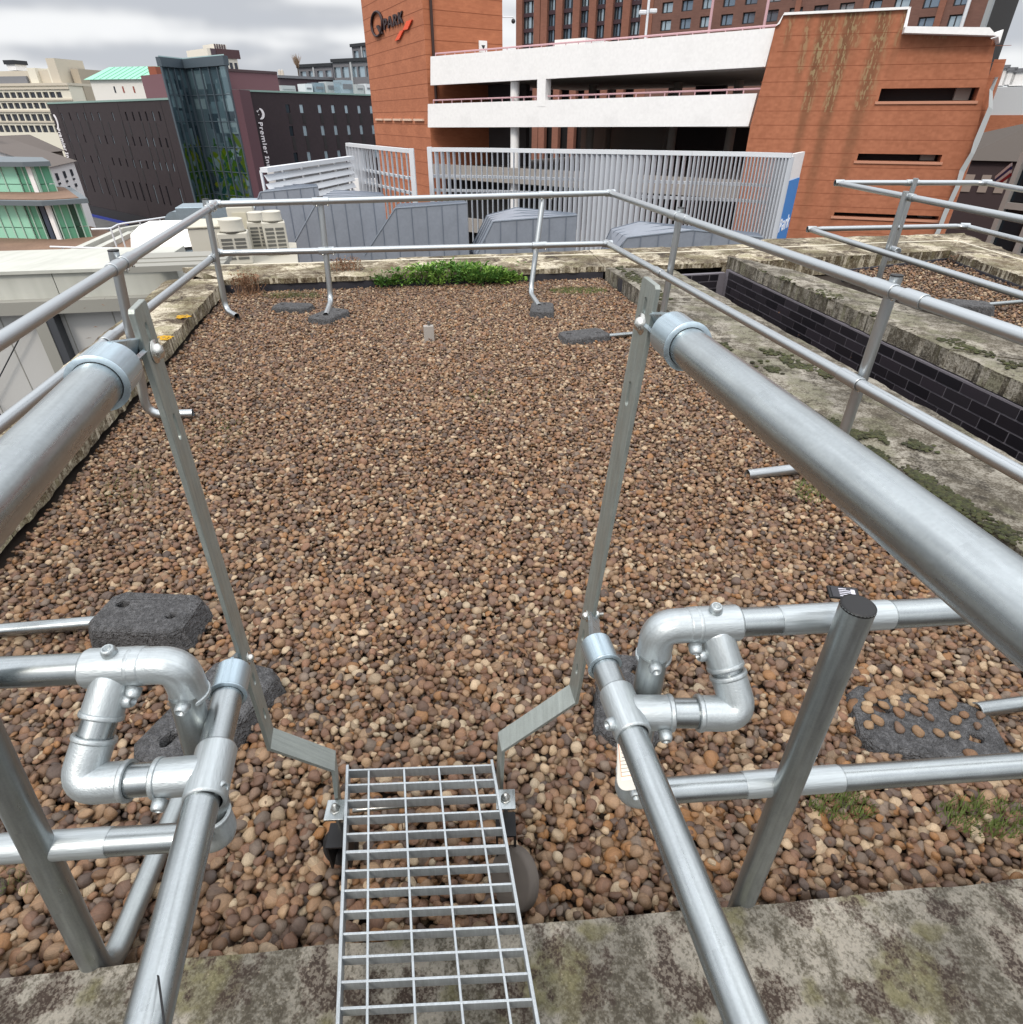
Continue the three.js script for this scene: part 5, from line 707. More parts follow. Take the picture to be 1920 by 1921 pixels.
// ------------------------------------------------------------------ brick apartment block behind the car park
{ const t = thing('apartment_block', 'tall brick apartment block with orange piers rising behind the car park', 'apartment block', D(972, 200, 95).setY(STREET)), f = frameVP(972, 100, 95, -650), orange = mat({ map: brickTex(901, [0.43, 0.285, 0.23], [0.56, 0.38, 0.315], 0.2), roughness: 0.9 }), brown = mat({ map: brickTex(907, [0.36, 0.26, 0.23], [0.48, 0.35, 0.31], 0.2), roughness: 0.9 }), sp = plain(0x38242b, 0.7);
  const fh = Math.abs(f.hit(1060, 56)[1] - f.hit(1060, 26)[1]), yr = f.hit(985, 32)[1], uEnd = f.hit(1216, 20)[0], u2 = f.hit(1850, 40)[0], NF = 9, yTop = yr + 3 * fh, yBot = yr - 5 * fh;
  part(t, 'core', fbox(f, 0.2, u2, STREET, yTop - 0.1, -14, -1.2), darkIn); const piers = [974, 1007, 1020, 1048, 1080, 1110, 1141, 1173, 1208].map((p) => f.hit(p, 45)[0]), pw = 0.95;
  for (let i = 0; i < piers.length; i++) part(t, 'pier', fbox(f, piers[i] - pw / 2, piers[i] + pw / 2 + (i === 8 ? 0.5 : 0), STREET, yTop, -0.6, 0), orange);
  const R = rng(23); for (let i = 0; i + 1 < piers.length; i++) { const a = piers[i] + pw / 2, b = piers[i + 1] - pw / 2; for (let k = 0; k < 8; k++) { const y0 = yBot + k * fh; part(t, 'spandrel', fbox(f, a, b, y0, y0 + fh * 0.26, -0.58, -0.3), sp); const w = part(t, 'window', M([fbox(f, a, a + 0.12, y0 + fh * 0.26, y0 + fh, -0.55, -0.4), fbox(f, b - 0.12, b, y0 + fh * 0.26, y0 + fh, -0.55, -0.4), fbox(f, a + (b - a) * 0.3 - 0.05, a + (b - a) * 0.3 + 0.05, y0 + fh * 0.26, y0 + fh, -0.55, -0.42), fbox(f, a + (b - a) * 0.66 - 0.04, a + (b - a) * 0.66 + 0.04, y0 + fh * 0.26, y0 + fh, -0.55, -0.42)]), frameDark); part(w, 'pane', fbox(f, a + 0.12, b - 0.12, y0 + fh * 0.26, y0 + fh, -0.62, -0.56), R() < 0.5 ? glassPale : mat({ color: 0x6f8090, roughness: 0.1, metalness: 0.5 })); } }
  const wins = [], n2 = 13, s2 = piers[8] + pw / 2 + 0.55; for (let i = 0; i < n2; i++) for (let k = 0; k < 8; k++) { const u = s2 + 1.0 + i * (u2 - s2 - 1.5) / n2, y0 = yBot + k * fh; wins.push([u, u + 1.25, y0 + fh * 0.3, y0 + fh * 0.92, R() < 0.5 ? glassPale : mat({ color: 0x728292, roughness: 0.1, metalness: 0.5 })]); }
  facade(t, f, [[s2, STREET], [u2, STREET], [u2, yTop], [s2, yTop]], wins, brown, { depth: 0.25, thick: 0.4, frame: 0.09, mull: 0.4 });
  for (let i = 0; i < 4; i++) { const u = s2 + 12 + i * 6; if (u < u2 - 1) part(t, 'pier', fbox(f, u + 3.05, u + 3.55, STREET, yTop, 0, 0.12), orange); }
  const fs = frameUV(f.pt(u2, 0, 0), 0.62, -0.78); part(t, 'side_wall', fbox(fs, 0, 9, STREET, yTop, -0.3, 0.02), plain(0x8f9497, 0.8)); part(t, 'white_pipe', tube(f.pt(u2 - 1.6, 0, 0.3), f.pt(u2 - 1.6, yTop, 0.3), 0.15, 10), whiteMetal); }

// ------------------------------------------------------------------ left: cream building with terrace, green glass pavilion, roof plant
const TER = -3, cream = mat({ map: dtex(256, (u, v) => { const a = fbm(u, v, 5, 5, 921), s = pn(u * 40, v * 2, 40, 925); return mix3([0.64, 0.645, 0.615], [0.745, 0.75, 0.72], 0.6 * a + 0.4 * s); }, true, 0.3), roughness: 0.7 }), creamDark = plain(0x8b8a83, 0.7), terraceMat = mat({ map: dtex(256, (u, v) => { const a = fbm(u, v, 50, 3, 931, 0.7), b = fbm(u, v, 4, 4, 935); return mix3([0.36, 0.28, 0.23], [0.56, 0.45, 0.37], 0.5 * a + 0.5 * b); }, true, 0.3), roughness: 0.95 });
{ const d = 12, f = frameUV(D(0, 512, d), 0.985, -0.17), y1 = f.hit(0, 514)[1], yl = f.hit(0, 562)[1], yl2 = f.hit(0, 586)[1], u0 = -6, u1 = f.hit(333, 500)[0], t = thing('cladding_wing', 'cream panel-clad wing with a brown gravel terrace below the left parapet', 'building', D(150, 520, d).setY(STREET));
  part(t, 'wall', fbox(f, u0, u1, STREET, yl2, -0.3, 0), plain(0xb6b6b4, 0.6)); const pw = 1.15; for (let u = u0; u < u1; u += pw) part(t, 'parapet_panel', fbox(f, u + 0.008, Math.min(u + pw, u1) - 0.008, yl, y1, -0.25, 0.06), cream);
  part(t, 'ledge', fbox(f, u0, u1, yl2, yl, -0.25, 0.3), creamDark); part(t, 'coping', fbox(f, u0, u1, y1, y1 + 0.06, -0.5, 0.12), cream); part(t, 'coping', fbox(f, u0 + 4, u1 - 0.5, y1 - 0.1, y1 + 0.03, -2.4, -0.55), cream); { const fi = frameUV(f.pt(0, 0, -2.5), f.u.x, f.u.z), yi = fi.hit(230, 482)[1]; part(t, 'inner_parapet', fbox(fi, fi.hit(118, 490)[0], fi.hit(335, 480)[0], yi - 0.6, yi, -0.1, 0.1), cream); }
  for (const px of [112, -120]) { const u = f.hit(px, 640)[0]; part(t, 'column', fbox(f, u - 0.17, u + 0.05, STREET, yl2, 0.02, 0.3), creamDark); part(t, 'column', fbox(f, u + 0.055, u + 0.2, STREET, yl2, 0.02, 0.28), plain(0x3c3f44, 0.6)); }
  const q = f.hit(0, 720), q2 = f.hit(62, 600), q3 = f.hit(62, 830); part(t, 'brace', tube(f.pt(q[0] - 0.3, q[1] - 0.3, 0.12), f.pt(q2[0] + 0.1, q2[1] + 0.15, 0.12), 0.012, 6), frameDark); part(t, 'brace', tube(f.pt(q[0] - 0.3, q[1] - 0.2, 0.16), f.pt(q3[0], q3[1], 0.16), 0.012, 6), frameDark);
  for (const px of [20, -60, 140, 230]) { const u = f.hit(px, 640)[0]; part(t, 'panel_joint', fbox(f, u - 0.008, u + 0.008, -8, yl2, 0, 0.008), creamDark); }
  const tp = [D(-500, 486, 13.4), D(345, 486, 13), D(350, 470, 26), D(560, 470, 21), D(700, 440, 34), D(372, 412, 37), D(215, 430, 31.5), D(170, 424, 33.5), D(-500, 430, 40)].map(xz); part(t, 'terrace', plan(tp, STREET, TER), terraceMat);
  // raised white kerb crossing the terrace, with handrail
  const K = [[108, 484], [228, 430], [370, 405]].map(([x, y]) => G(x, y, TER + 0.25)); for (let i = 0; i < 2; i++) for (const [o, h] of [[0, 0.3], [0.45, 0.18]]) { const dd = K[i + 1].clone().sub(K[i]), L = dd.length(); dd.normalize(); const s = V().crossVectors(dd, UP); part(t, 'terrace_kerb', obox(K[i].clone().lerp(K[i + 1], 0.5).addScaledVector(s, o).setY(TER + h / 2), dd, UP, V().crossVectors(dd, UP), L, h, 0.28), cream); }
  const rl = thing('terrace_railing', 'thin grey handrail following the white terrace kerb', 'railing', K[1].clone().setY(TER)); const hr = [[172, 430], [208, 429], [222, 421], [375, 398]].map(([x, y]) => G(x, y, TER + 1.0)); part(rl, 'rail', bent(hr, 0.035, 0.2, 8, 40), whiteMetal); for (let i = 0; i < 6; i++) { const p = i < 2 ? hr[i + 1] : hr[2].clone().lerp(hr[3], (i - 1) / 4.2); part(rl, 'post', tube(p, p.clone().setY(TER), 0.03, 6), whiteMetal); }
  const r2 = thing('terrace_railing', 'low white handrail on the near edge of the brown terrace', 'railing', G(200, 475, TER)); const h2 = [[95, 463], [195, 466], [345, 466]].map(([x, y]) => G(x, y, TER + 1.2)); part(r2, 'rail', M([tube(h2[0], h2[1], 0.03, 8), tube(h2[1], h2[2], 0.03, 8)]), whiteMetal); for (let i = 0; i < 5; i++) { const p = h2[0].clone().lerp(h2[2], (i + 0.4) / 4.6); part(r2, 'post', tube(p, p.clone().setY(TER), 0.03, 6), whiteMetal); }
  // cream step at the end by our parapet
  part(t, 'stair_edge', M([0, 1, 2].map((i) => { const p = D(350 - i * 6, 482 + i * 8, 12.2 - i * 0.3); return obox(p, V(0.98, 0, -0.2), UP, V(0.2, 0, 0.98), 1.6, 0.1, 0.5); })), creamDark); }
// green glass pavilion
{ const paneG = mat({ color: 0xa2dcc4, roughness: 0.15, metalness: 0.15 }), paneD = mat({ color: 0x67a68a, roughness: 0.12, metalness: 0.2 }), fas = plain(0x5d666c, 0.6), t = thing('glass_pavilion', 'two-tier mint green glass pavilion with grey flat roofs on the terrace', 'pavilion', G(118, 448, TER));
  const c0 = G(117, 449, TER), fL = frameUV(c0, 0.99, 0.12), fR = frameUV(c0, 0.8, -0.6), wR = fR.hit(168, 430)[0], wL = -fL.hit(-160, 440)[0], yA = fL.hit(100, 384)[1], yB = fL.hit(100, 375)[1];
  part(t, 'core', plan([xz(fL.pt(-wL, 0, -0.4)), xz(fL.pt(-0.4, 0, -0.4)), xz(fR.pt(wR - 0.3, 0, -0.5)), xz(fR.pt(wR - 0.3, 0, -6)), xz(fL.pt(-wL, 0, -6))], TER, yA), plain(0x3c5a50, 0.8));
  const glaze = (f, us, y0, y1, ms) => { for (let i = 0; i + 1 < us.length; i++) { part(t, 'glass_pane', fbox(f, us[i] + 0.03, us[i + 1] - 0.03, y0, y0 + (y1 - y0) * 0.32 - 0.015, -0.08, -0.03), ms[i % ms.length]); part(t, 'glass_pane', fbox(f, us[i] + 0.03, us[i + 1] - 0.03, y0 + (y1 - y0) * 0.32 + 0.015, y1, -0.08, -0.03), ms[i % ms.length]); } for (const u of us) part(t, 'mullion', fbox(f, u - 0.022, u + 0.022, y0, y1, -0.07, 0.02), plain(0xa9c3b6, 0.5)); };
  const uu = (f, pxs, y) => pxs.map((p) => f.hit(p, y)[0]); glaze(fL, uu(fL, [-60, -40, -20, 2, 20, 38, 56], 415), TER, yA, [paneG]); glaze(fL, uu(fL, [56, 64, 78], 415), TER, yA, [paneD]); part(t, 'door', fbox(fL, fL.hit(84, 415)[0], fL.hit(92, 415)[0], TER, yA, -0.06, 0), plain(0x3c4656, 0.4)); part(t, 'corner_post', fbox(fL, -0.2, 0, TER, yA, -0.05, 0.06), whitePaint); glaze(fR, [0.1, wR * 0.3, wR * 0.56, wR * 0.8, wR], TER, yA, [paneD, paneD, mat({ color: 0x2f4f42, roughness: 0.12, metalness: 0.3 }), paneD]);
  part(t, 'roof', plan([xz(fL.pt(-wL, 0, 0.5)), xz(c0.clone().addScaledVector(fL.n, 0.5).addScaledVector(fL.u, 0.1)), xz(fR.pt(wR + 0.3, 0, 0.4)), xz(fR.pt(wR + 0.3, 0, -6)), xz(fL.pt(-wL, 0, -7))], yA, yB), fas); part(t, 'roof_gravel', plan([xz(fL.pt(-wL, 0, 0.2)), xz(c0.clone().addScaledVector(fL.n, 0.2)), xz(fR.pt(wR, 0, 0.1)), xz(fR.pt(wR, 0, -5.7)), xz(fL.pt(-wL, 0, -6.7))], yB, yB + 0.03), terraceMat);
  const c1 = G(76, 362, yB), g1 = frameUV(c1, 0.99, 0.1), g2 = frameUV(c1, 0.8, -0.6), yC = g1.hit(60, 312)[1], yD = g1.hit(60, 303)[1], w2 = g2.hit(106, 352)[0]; glaze(g1, uu(g1, [-60, -25, 10, 38], 340), yB, yC, [paneG]); glaze(g1, uu(g1, [38, 50, 62, 70], 340), yB, yC, [paneD]); part(t, 'corner_post', fbox(g1, -0.22, 0, yB, yC, -0.05, 0.06), whitePaint); glaze(g2, [0.1, w2 * 0.5, w2], yB, yC, [paneD]);
  part(t, 'roof', plan([xz(g1.pt(-8, 0, 0.4)), xz(c1.clone().addScaledVector(g1.n, 0.4)), xz(g2.pt(w2 + 0.1, 0, 0.3)), xz(g2.pt(w2 + 0.1, 0, -4)), xz(g1.pt(-8, 0, -4.5))], yC, yD), fas); part(t, 'core', plan([xz(g1.pt(-8, 0, -0.3)), xz(c1.clone().addScaledVector(g1.n, -0.4)), xz(g2.pt(w2 - 0.2, 0, -0.4)), xz(g2.pt(w2 - 0.2, 0, -3.6)), xz(g1.pt(-8, 0, -4))], yB, yC), plain(0x3c5a50, 0.8));
  // curved green-glass bay below, at the left edge
  const b = thing('glass_bay', 'low curved green glass bay with a grey rim at the left picture edge', 'pavilion', G(0, 500, TER - 0.4)), cc = G(-20, 512, TER - 0.6); const ang = (a, r) => V(cc.x + Math.cos(a) * r, 0, cc.z - Math.sin(a) * r * 0.9); const Rr = Math.abs(G(95, 486, TER - 0.6).x - cc.x); const pts = []; for (let i = 0; i <= 16; i++) pts.push(ang(-0.5 + i * 0.2, Rr)); const rim = pts.map((p) => xz(p)); part(b, 'roof', plan(rim, TER + 0.55, TER + 0.75), fas); part(b, 'roof_gravel', plan(pts.map((p) => { const q = p.clone().sub(cc).multiplyScalar(0.94).add(cc); return xz(q); }), TER + 0.75, TER + 0.78), terraceMat); for (let i = 0; i + 1 < pts.length; i++) { const p = pts[i].clone().sub(cc).multiplyScalar(0.96).add(cc), q = pts[i + 1].clone().sub(cc).multiplyScalar(0.96).add(cc), f = frameAB(p.setY(0), q.setY(0)), w = p.distanceTo(q); part(b, 'glass_pane', fbox(f, 0.02, w - 0.02, TER - 3, TER + 0.3, -0.03, 0.03), i % 3 === 1 ? glassDark : paneG); part(b, 'head_band', fbox(f, 0, w, TER + 0.31, TER + 0.54, -0.03, 0.05), plain(0xb9bcbc, 0.6)); } }
// roof plant
{ const acM = plain(0xbcb9ae, 0.6), grille = plain(0x5c5c58, 0.7), W = rng(4);
  const PY = -1.75; { const t = thing('plant_platform', 'cream roof platform carrying the condenser units', 'platform', G(470, 490, PY)); part(t, 'platform_top', plan([[395, 500], [560, 496], [556, 455], [440, 452]].map(([x, y]) => xz(G(x, y, PY))), PY - 0.15, PY), plain(0xa8a498, 0.8)); for (const [x, y] of [[400, 495], [550, 490], [545, 458]]) { const p = G(x, y, PY - 0.15); part(t, 'platform_leg', tube(p, p.clone().setY(TER), 0.06, 8), plain(0x8d8a82, 0.7)); } }
  const ac = (px, py, s, yaw, label, dd = 1) => { const c = G(px, py, PY), t = thing('condenser_unit', label, 'air conditioner', c, yaw, 'x'); t.userData.group = 'cream condenser units on the terrace'; const x = V(Math.cos(yaw), 0, -Math.sin(yaw)), z = V(Math.sin(yaw), 0, Math.cos(yaw)), o = (a, b, q) => c.clone().addScaledVector(x, a).addScaledVector(z, q).add(V(0, b, 0)); const h = 1.15 * s * dd, w = 0.95 * s, d = 0.8 * s; part(t, 'casing', obox(o(0, h / 2, 0), x, UP, z, w, h, d, 0.03), acM); part(t, 'fan_drum', lathe(o(0, h, 0), o(0, h + 0.4 * s, 0), [[0.0001, 0], [0.44 * s, 0], [0.40 * s, 0.05], [0.38 * s, 0.34 * s], [0.4 * s, 0.38 * s], [0.36 * s, 0.4 * s], [0.3 * s, 0.36 * s], [0.0001, 0.34 * s]], 24), acM); for (const k of [-1, 1]) for (let i = 0; i < 6; i++) part(t, 'grille_slat', obox(o(k * w * 0.22, h * (0.2 + i * 0.12), d / 2), x, UP, z, w * 0.36, h * 0.07, 0.03), grille); for (let i = 0; i < 6; i++) part(t, 'grille_slat', obox(o(-w / 2, h * (0.2 + i * 0.12), 0), x, UP, z, 0.03, h * 0.07, d * 0.7), grille); return t; };
  ac(494, 468, 0.62, 0.35, 'cream condenser unit behind the pair, left round fan cowl', 1.1); ac(524, 476, 0.66, 0.35, 'cream condenser unit nearest the zinc rooflights with a tall round cowl', 1.15); ac(450, 492, 0.8, 0.3, 'large cream condenser unit in front of the other two', 0.85);
  { const c = G(418, 486, PY), t = thing('plant_cabinet', 'wide cream flat-topped plant cabinet left of the condenser units', 'cabinet', c); part(t, 'casing', obox(c.clone().add(V(0, 0.45, 0)), V(0.95, 0, -0.3), UP, V(0.3, 0, 0.95), 1.2, 0.9, 1.5, 0.04), acM); part(t, 'lid', obox(c.clone().add(V(0, 0.93, 0)), V(0.95, 0, -0.3), UP, V(0.3, 0, 0.95), 1.28, 0.05, 1.58, 0.02), plain(0xb9b5a6, 0.7)); }
  { const c = G(466, 458, PY), t = thing('plant_cabinet', 'tall cream plant cabinet under the curved silver hood', 'cabinet', c); part(t, 'casing', obox(c.clone().add(V(0, 0.55, 0)), V(0.95, 0, -0.3), UP, V(0.3, 0, 0.95), 0.75, 1.1, 0.9, 0.03), acM); part(t, 'door_panel', obox(c.clone().add(V(0.1, 0.55, 0.45)), V(0.95, 0, -0.3), UP, V(0.3, 0, 0.95), 0.4, 0.8, 0.06), plain(0xbdb8a6, 0.7)); }
  const silver = mat({ color: 0xa9b9c4, roughness: 0.4, metalness: 0.7, map: galvMap });
  { const c = G(400, 452, TER), t = thing('air_duct', 'silver metal air duct box with a rounded hood', 'duct', c), x = V(0.97, 0, -0.24), z = V(0.24, 0, 0.97); part(t, 'duct_box', obox(c.clone().add(V(0.2, 0.75, 0)), x, UP, z, 2.4, 1.4, 1.6, 0.03), silver); part(t, 'duct_drum', tube(c.clone().add(V(-1.1, 0.6, 0.5)), c.clone().add(V(-0.9, 0.7, -0.8)), 0.65, 24), silver); const hc = c.clone().add(V(1.9, 1.2, 0)); part(t, 'hood', (() => { const g = new THREE.CylinderGeometry(0.5, 0.5, 1.3, 24, 1, false, 0, Math.PI); g.rotateZ(Math.PI / 2); g.rotateX(-Math.PI / 2 * 0); g.translate(hc.x, hc.y, hc.z); return uvWorld(g); })(), silver); part(t, 'hood_base', obox(hc.clone().add(V(0, -0.35, 0)), V(1, 0, 0), UP, V(0, 0, 1), 1.25, 0.5, 0.9), silver); }
  { const c = G(378, 497, TER), t = thing('ribbed_tank', 'grey ribbed cylindrical tank half hidden by the corner rail post', 'tank', c); part(t, 'tank_body', lathe(c.clone(), c.clone().add(V(0, 1.1, 0)), [[0.0001, 0], [0.75, 0], [0.75, 1.0], [0.6, 1.1], [0.0001, 1.12]], 28), plain(0x8d949c, 0.5, 0.4)); for (let i = 0; i < 9; i++) { const a = -0.4 + i * 0.36, p = c.clone().add(V(Math.cos(a) * 0.76, 0.55, Math.sin(a) * 0.76)); part(t, 'rib', obox(p, V(-Math.sin(a), 0, Math.cos(a)), UP, V(Math.cos(a), 0, Math.sin(a)), 0.1, 0.9, 0.05), whiteMetal); } }
  { const t = thing('roof_canopy', 'long white canopy roof lying on the terrace behind the left rail', 'canopy', G(320, 470, TER)), p = [[262, 452], [285, 440], [350, 438], [386, 450], [300, 462]], a = G(262, 458, TER + 0.9), b = G(388, 454, TER + 0.9), d = b.clone().sub(a).normalize(), n = V(-d.z, 0, d.x), L = a.distanceTo(b); const sec = (k, w, h) => [[-w, 0], [-w * 0.6, h], [w * 0.6, h], [w, 0]].map(([o, y]) => a.clone().addScaledVector(d, L * k).addScaledVector(n, o).add(V(0, y, 0))); const S = [sec(0, 0.9, 0.4), sec(0.16, 1.0, 0.65), sec(0.7, 1.0, 0.65), sec(1, 0.75, 0.3)], q = []; for (let i = 0; i < 3; i++) for (let j = 0; j < 3; j++) q.push([S[i][j], S[i + 1][j], S[i + 1][j + 1], S[i][j + 1]]); q.push([S[0][0], S[0][1], S[0][2], S[0][3]], [S[3][3], S[3][2], S[3][1], S[3][0]]); part(t, 'canopy_shell', quads(q), plain(0xf2f2f0, 0.5)); for (const k of [0.02, 0.33, 0.66, 0.98]) for (const o of [-0.8, 0.8]) { const s = a.clone().addScaledVector(d, L * k).addScaledVector(n, o); part(t, 'canopy_leg', tube(s, s.clone().setY(TER), 0.05, 8), whiteMetal); } part(t, 'under_pipe', tube(a.clone().add(V(0, -0.25, 0.6)), b.clone().add(V(0, -0.2, 0.6)), 0.16, 12), silver); }
  { const c = G(590, 492, -4.5), t = thing('timber_rack', 'weathered grey trestle between the condensers and the rooflights', 'trestle', c); for (let i = 0; i < 5; i++) part(t, 'beam', obox(c.clone().add(V(i * 0.9 - 0.5, 0.2 + (i % 2) * 0.3, -i * 0.2)), V(0.97, 0, -0.2).normalize(), UP, V(0.2, 0, 0.97), 1.6, 0.12, 0.2), plain(0x8d8880, 0.8)); for (let i = 0; i < 4; i++) part(t, 'leg', tube(c.clone().add(V(i * 1.1 - 0.8, -1.5, 0)), c.clone().add(V(i * 1.1 - 0.2, 0.9, -0.4)), 0.06, 6), plain(0x6f747a, 0.6, 0.4)); }
}

// ------------------------------------------------------------------ far town, left to right
function block(name, label, cat, x0, yt, x1, yt1, d, wallM, grid, o = {}) {   // px corners of the front face, distance
  const a = D(x0, yt, d), b = D(x1, yt1, d * (o.k ?? 1)), f = frameAB(a, b), w = V(b.x - a.x, 0, b.z - a.z).length(), y1 = (f.hit(x0, yt)[1] + f.hit(x1, yt1)[1]) / 2, t = thing(name, label, cat, a.clone().setY(STREET)), wins = [];
  if (grid) { const [nu, rows, ww, m] = grid; for (const [ya, yb] of rows) { const h1 = f.hit((x0 + x1) / 2, ya)[1], h0 = f.hit((x0 + x1) / 2, yb)[1]; for (let i = 0; i < nu; i++) { const u = w * ((i + 0.5) / nu) * (o.span ?? 1) + (o.off ?? 0) * w; wins.push([u - ww / 2, u + ww / 2, h0, h1, m]); } } }
  facade(t, f, [[0, STREET], [w, STREET], [w, y1], [0, y1]], wins, wallM, { depth: 0.3, thick: 0.5 }); part(t, 'wall', fbox(f, 0.05, w - 0.05, STREET, y1 - 0.05, -(o.deep ?? 14), -0.55), wallM); if (o.cap) part(t, 'roof_edge', fbox(f, -0.2, w + 0.2, y1, y1 + 0.5, -(o.deep ?? 14), 0.3), o.cap);
  return [t, f, w, y1]; }
const stoneW = plain(0xd4d0c2, 0.85), stoneB = plain(0xc0b8a9, 0.85), winD = mat({ color: 0x3b3f48, roughness: 0.2, metalness: 0.3 }), greyM = plain(0x74767c, 0.8);
{ const [t, f, w, y1] = block('office_building', 'cream stone office building with rows of dark windows at the left edge', 'building', -70, 163, 128, 160, 175, stoneW, [15, [[173, 184], [193, 204], [214, 227], [235, 248]], 1.5, winD], { k: 0.96, span: 0.92, cap: stoneB });
  const f2 = frameUV(f.pt(0, 0, -2), f.u.x, f.u.z), q = pxRect(f2, -20, 134, 122, 160); part(t, 'attic_storey', fbox(f2, q[0], q[1], q[2], q[3], -8, 0), stoneB); const r = pxRect(f2, 92, 110, 118, 140); part(t, 'tower', fbox(f2, r[0], r[1], r[2] - 3, r[3], -7, 1), stoneB); const s = pxRect(f2, 118, 128, 134, 155); part(t, 'tower', fbox(f2, s[0], s[1] + 1, s[2] - 9, s[3], -12, -2), plain(0xa59b8b, 0.85)); for (const py of [168, 189, 210, 230]) { const y = f.hit(40, py)[1]; part(t, 'string_course', fbox(f, -0.1, w + 0.1, y, y + 0.35, 0.01, 0.3), stoneB); } for (const [xa, xb] of [[60, 80], [98, 112]]) { const z = pxRect(f2, xa, 140, xb, 156); part(t, 'attic_bay', fbox(f2, z[0], z[1], z[2], z[3] + 1.2, -3, 0.8), stoneW); } const m = pxRect(f2, -10, 144, 58, 158); part(t, 'attic_wall', fbox(f2, m[0], m[1], m[2], m[3], 0.05, 0.6), greyM); const v = pxRect(f2, 12, 121, 32, 132); part(t, 'roof_plant', fbox(f2, v[0], v[1], v[2], v[3], -3, 0), whitePaint); part(t, 'roof_plant', fbox(f2, v[0] - 0.3, v[1] + 0.3, v[3], v[3] + 0.8, -3.3, 0.3), frameDark); }
block('office_building', 'plain beige block between the cream building and the green roof', 'building', 124, 131, 178, 130, 210, stoneB, [3, [[152, 160]], 2.2, glassPale], { k: 1.02, span: 0.8, off: 0.15 });
{ const [t, f, w, y1] = block('town_house', 'pale building with a bright copper green hipped roof', 'building', 168, 149, 272, 149, 160, plain(0xd9d7d2, 0.8), null, { k: 0.98 }); const cop = plain(0x86bfa8, 0.6), n = -12; const P = (u, y, m) => f.pt(u, y, m), h = f.hit(200, 123)[1]; part(t, 'roof', quads([[P(-1, y1, 0.6), P(w + 4, y1, 0.6), P(w + 3, h, -4), P(2.4, h, -4)], [P(-1, y1, 0.6), P(2.4, h, -4), P(2.4, h, -8), P(-1, y1, n)], [P(2.4, h, -4), P(w + 3, h, -4), P(w + 3, h, -8), P(2.4, h, -8)]]), cop); for (let i = 1; i < 9; i++) part(t, 'roof_seam', tube(P(w * i / 9, y1 + 0.05, 0.55), P(2.4 + (w) * i / 9, h, -3.95), 0.07, 5), plain(0x74ad96, 0.6)); for (const [x, m] of [[213, winD], [229, plain(0x8e4a40, 0.7)], [249, plain(0x8e4a40, 0.7)]]) { const q = pxRect(f, x, 162, x + 6, 174); part(t, 'window', fbox(f, q[0], q[1], q[2], q[3], -0.1, 0.06), m); } part(t, 'brick_gable', fbox(f, f.hit(290, 150)[0], f.hit(304, 150)[0], STREET, f.hit(296, 125)[1], -6, 1), plain(0x8d4f3c, 0.85)); }
{ const t = thing('tower_block', 'white slab tower with brown stripes rising behind the hotel', 'building', D(430, 140, 230).setY(STREET)), f = frameVP(430, 120, 230, 2200), m = plain(0xd8d3c8, 0.8), dk = plain(0x4f4149, 0.8), q = pxRect(f, 388, 90, 455, 160), s = pxRect(f, 441, 76, 478, 150); part(t, 'wall', fbox(f, q[0], q[1], STREET, q[3], -14, 0), m); part(t, 'cap', fbox(f, q[0] + (q[1] - q[0]) * 0.3, q[1] + 1, q[3] - 2.2, q[3], 0, 0.4), plain(0x4a3438, 0.8)); part(t, 'stripe', fbox(f, q[0] + 1, q[0] + 2.6, q[2], q[3], 0.02, 0.15), dk); part(t, 'stair_core', fbox(f, s[0], s[1], STREET, s[3], -22, -14.2), m); for (let i = 0; i < 5; i++) part(t, 'stripe', fbox(f, s[0] + (s[1] - s[0]) * (i / 5), s[0] + (s[1] - s[0]) * (i / 5 + 0.1), s[2], s[3], -14.1, -13.9), dk); for (let i = 0; i < 4; i++) for (let k = 0; k < 3; k++) { const u = q[0] + (q[1] - q[0]) * (0.35 + i * 0.17); part(t, 'window', fbox(f, u, u + 0.9, q[3] - 6 - k * 4.4, q[3] - 3.2 - k * 4.4, 0.02, 0.12), winD); } }
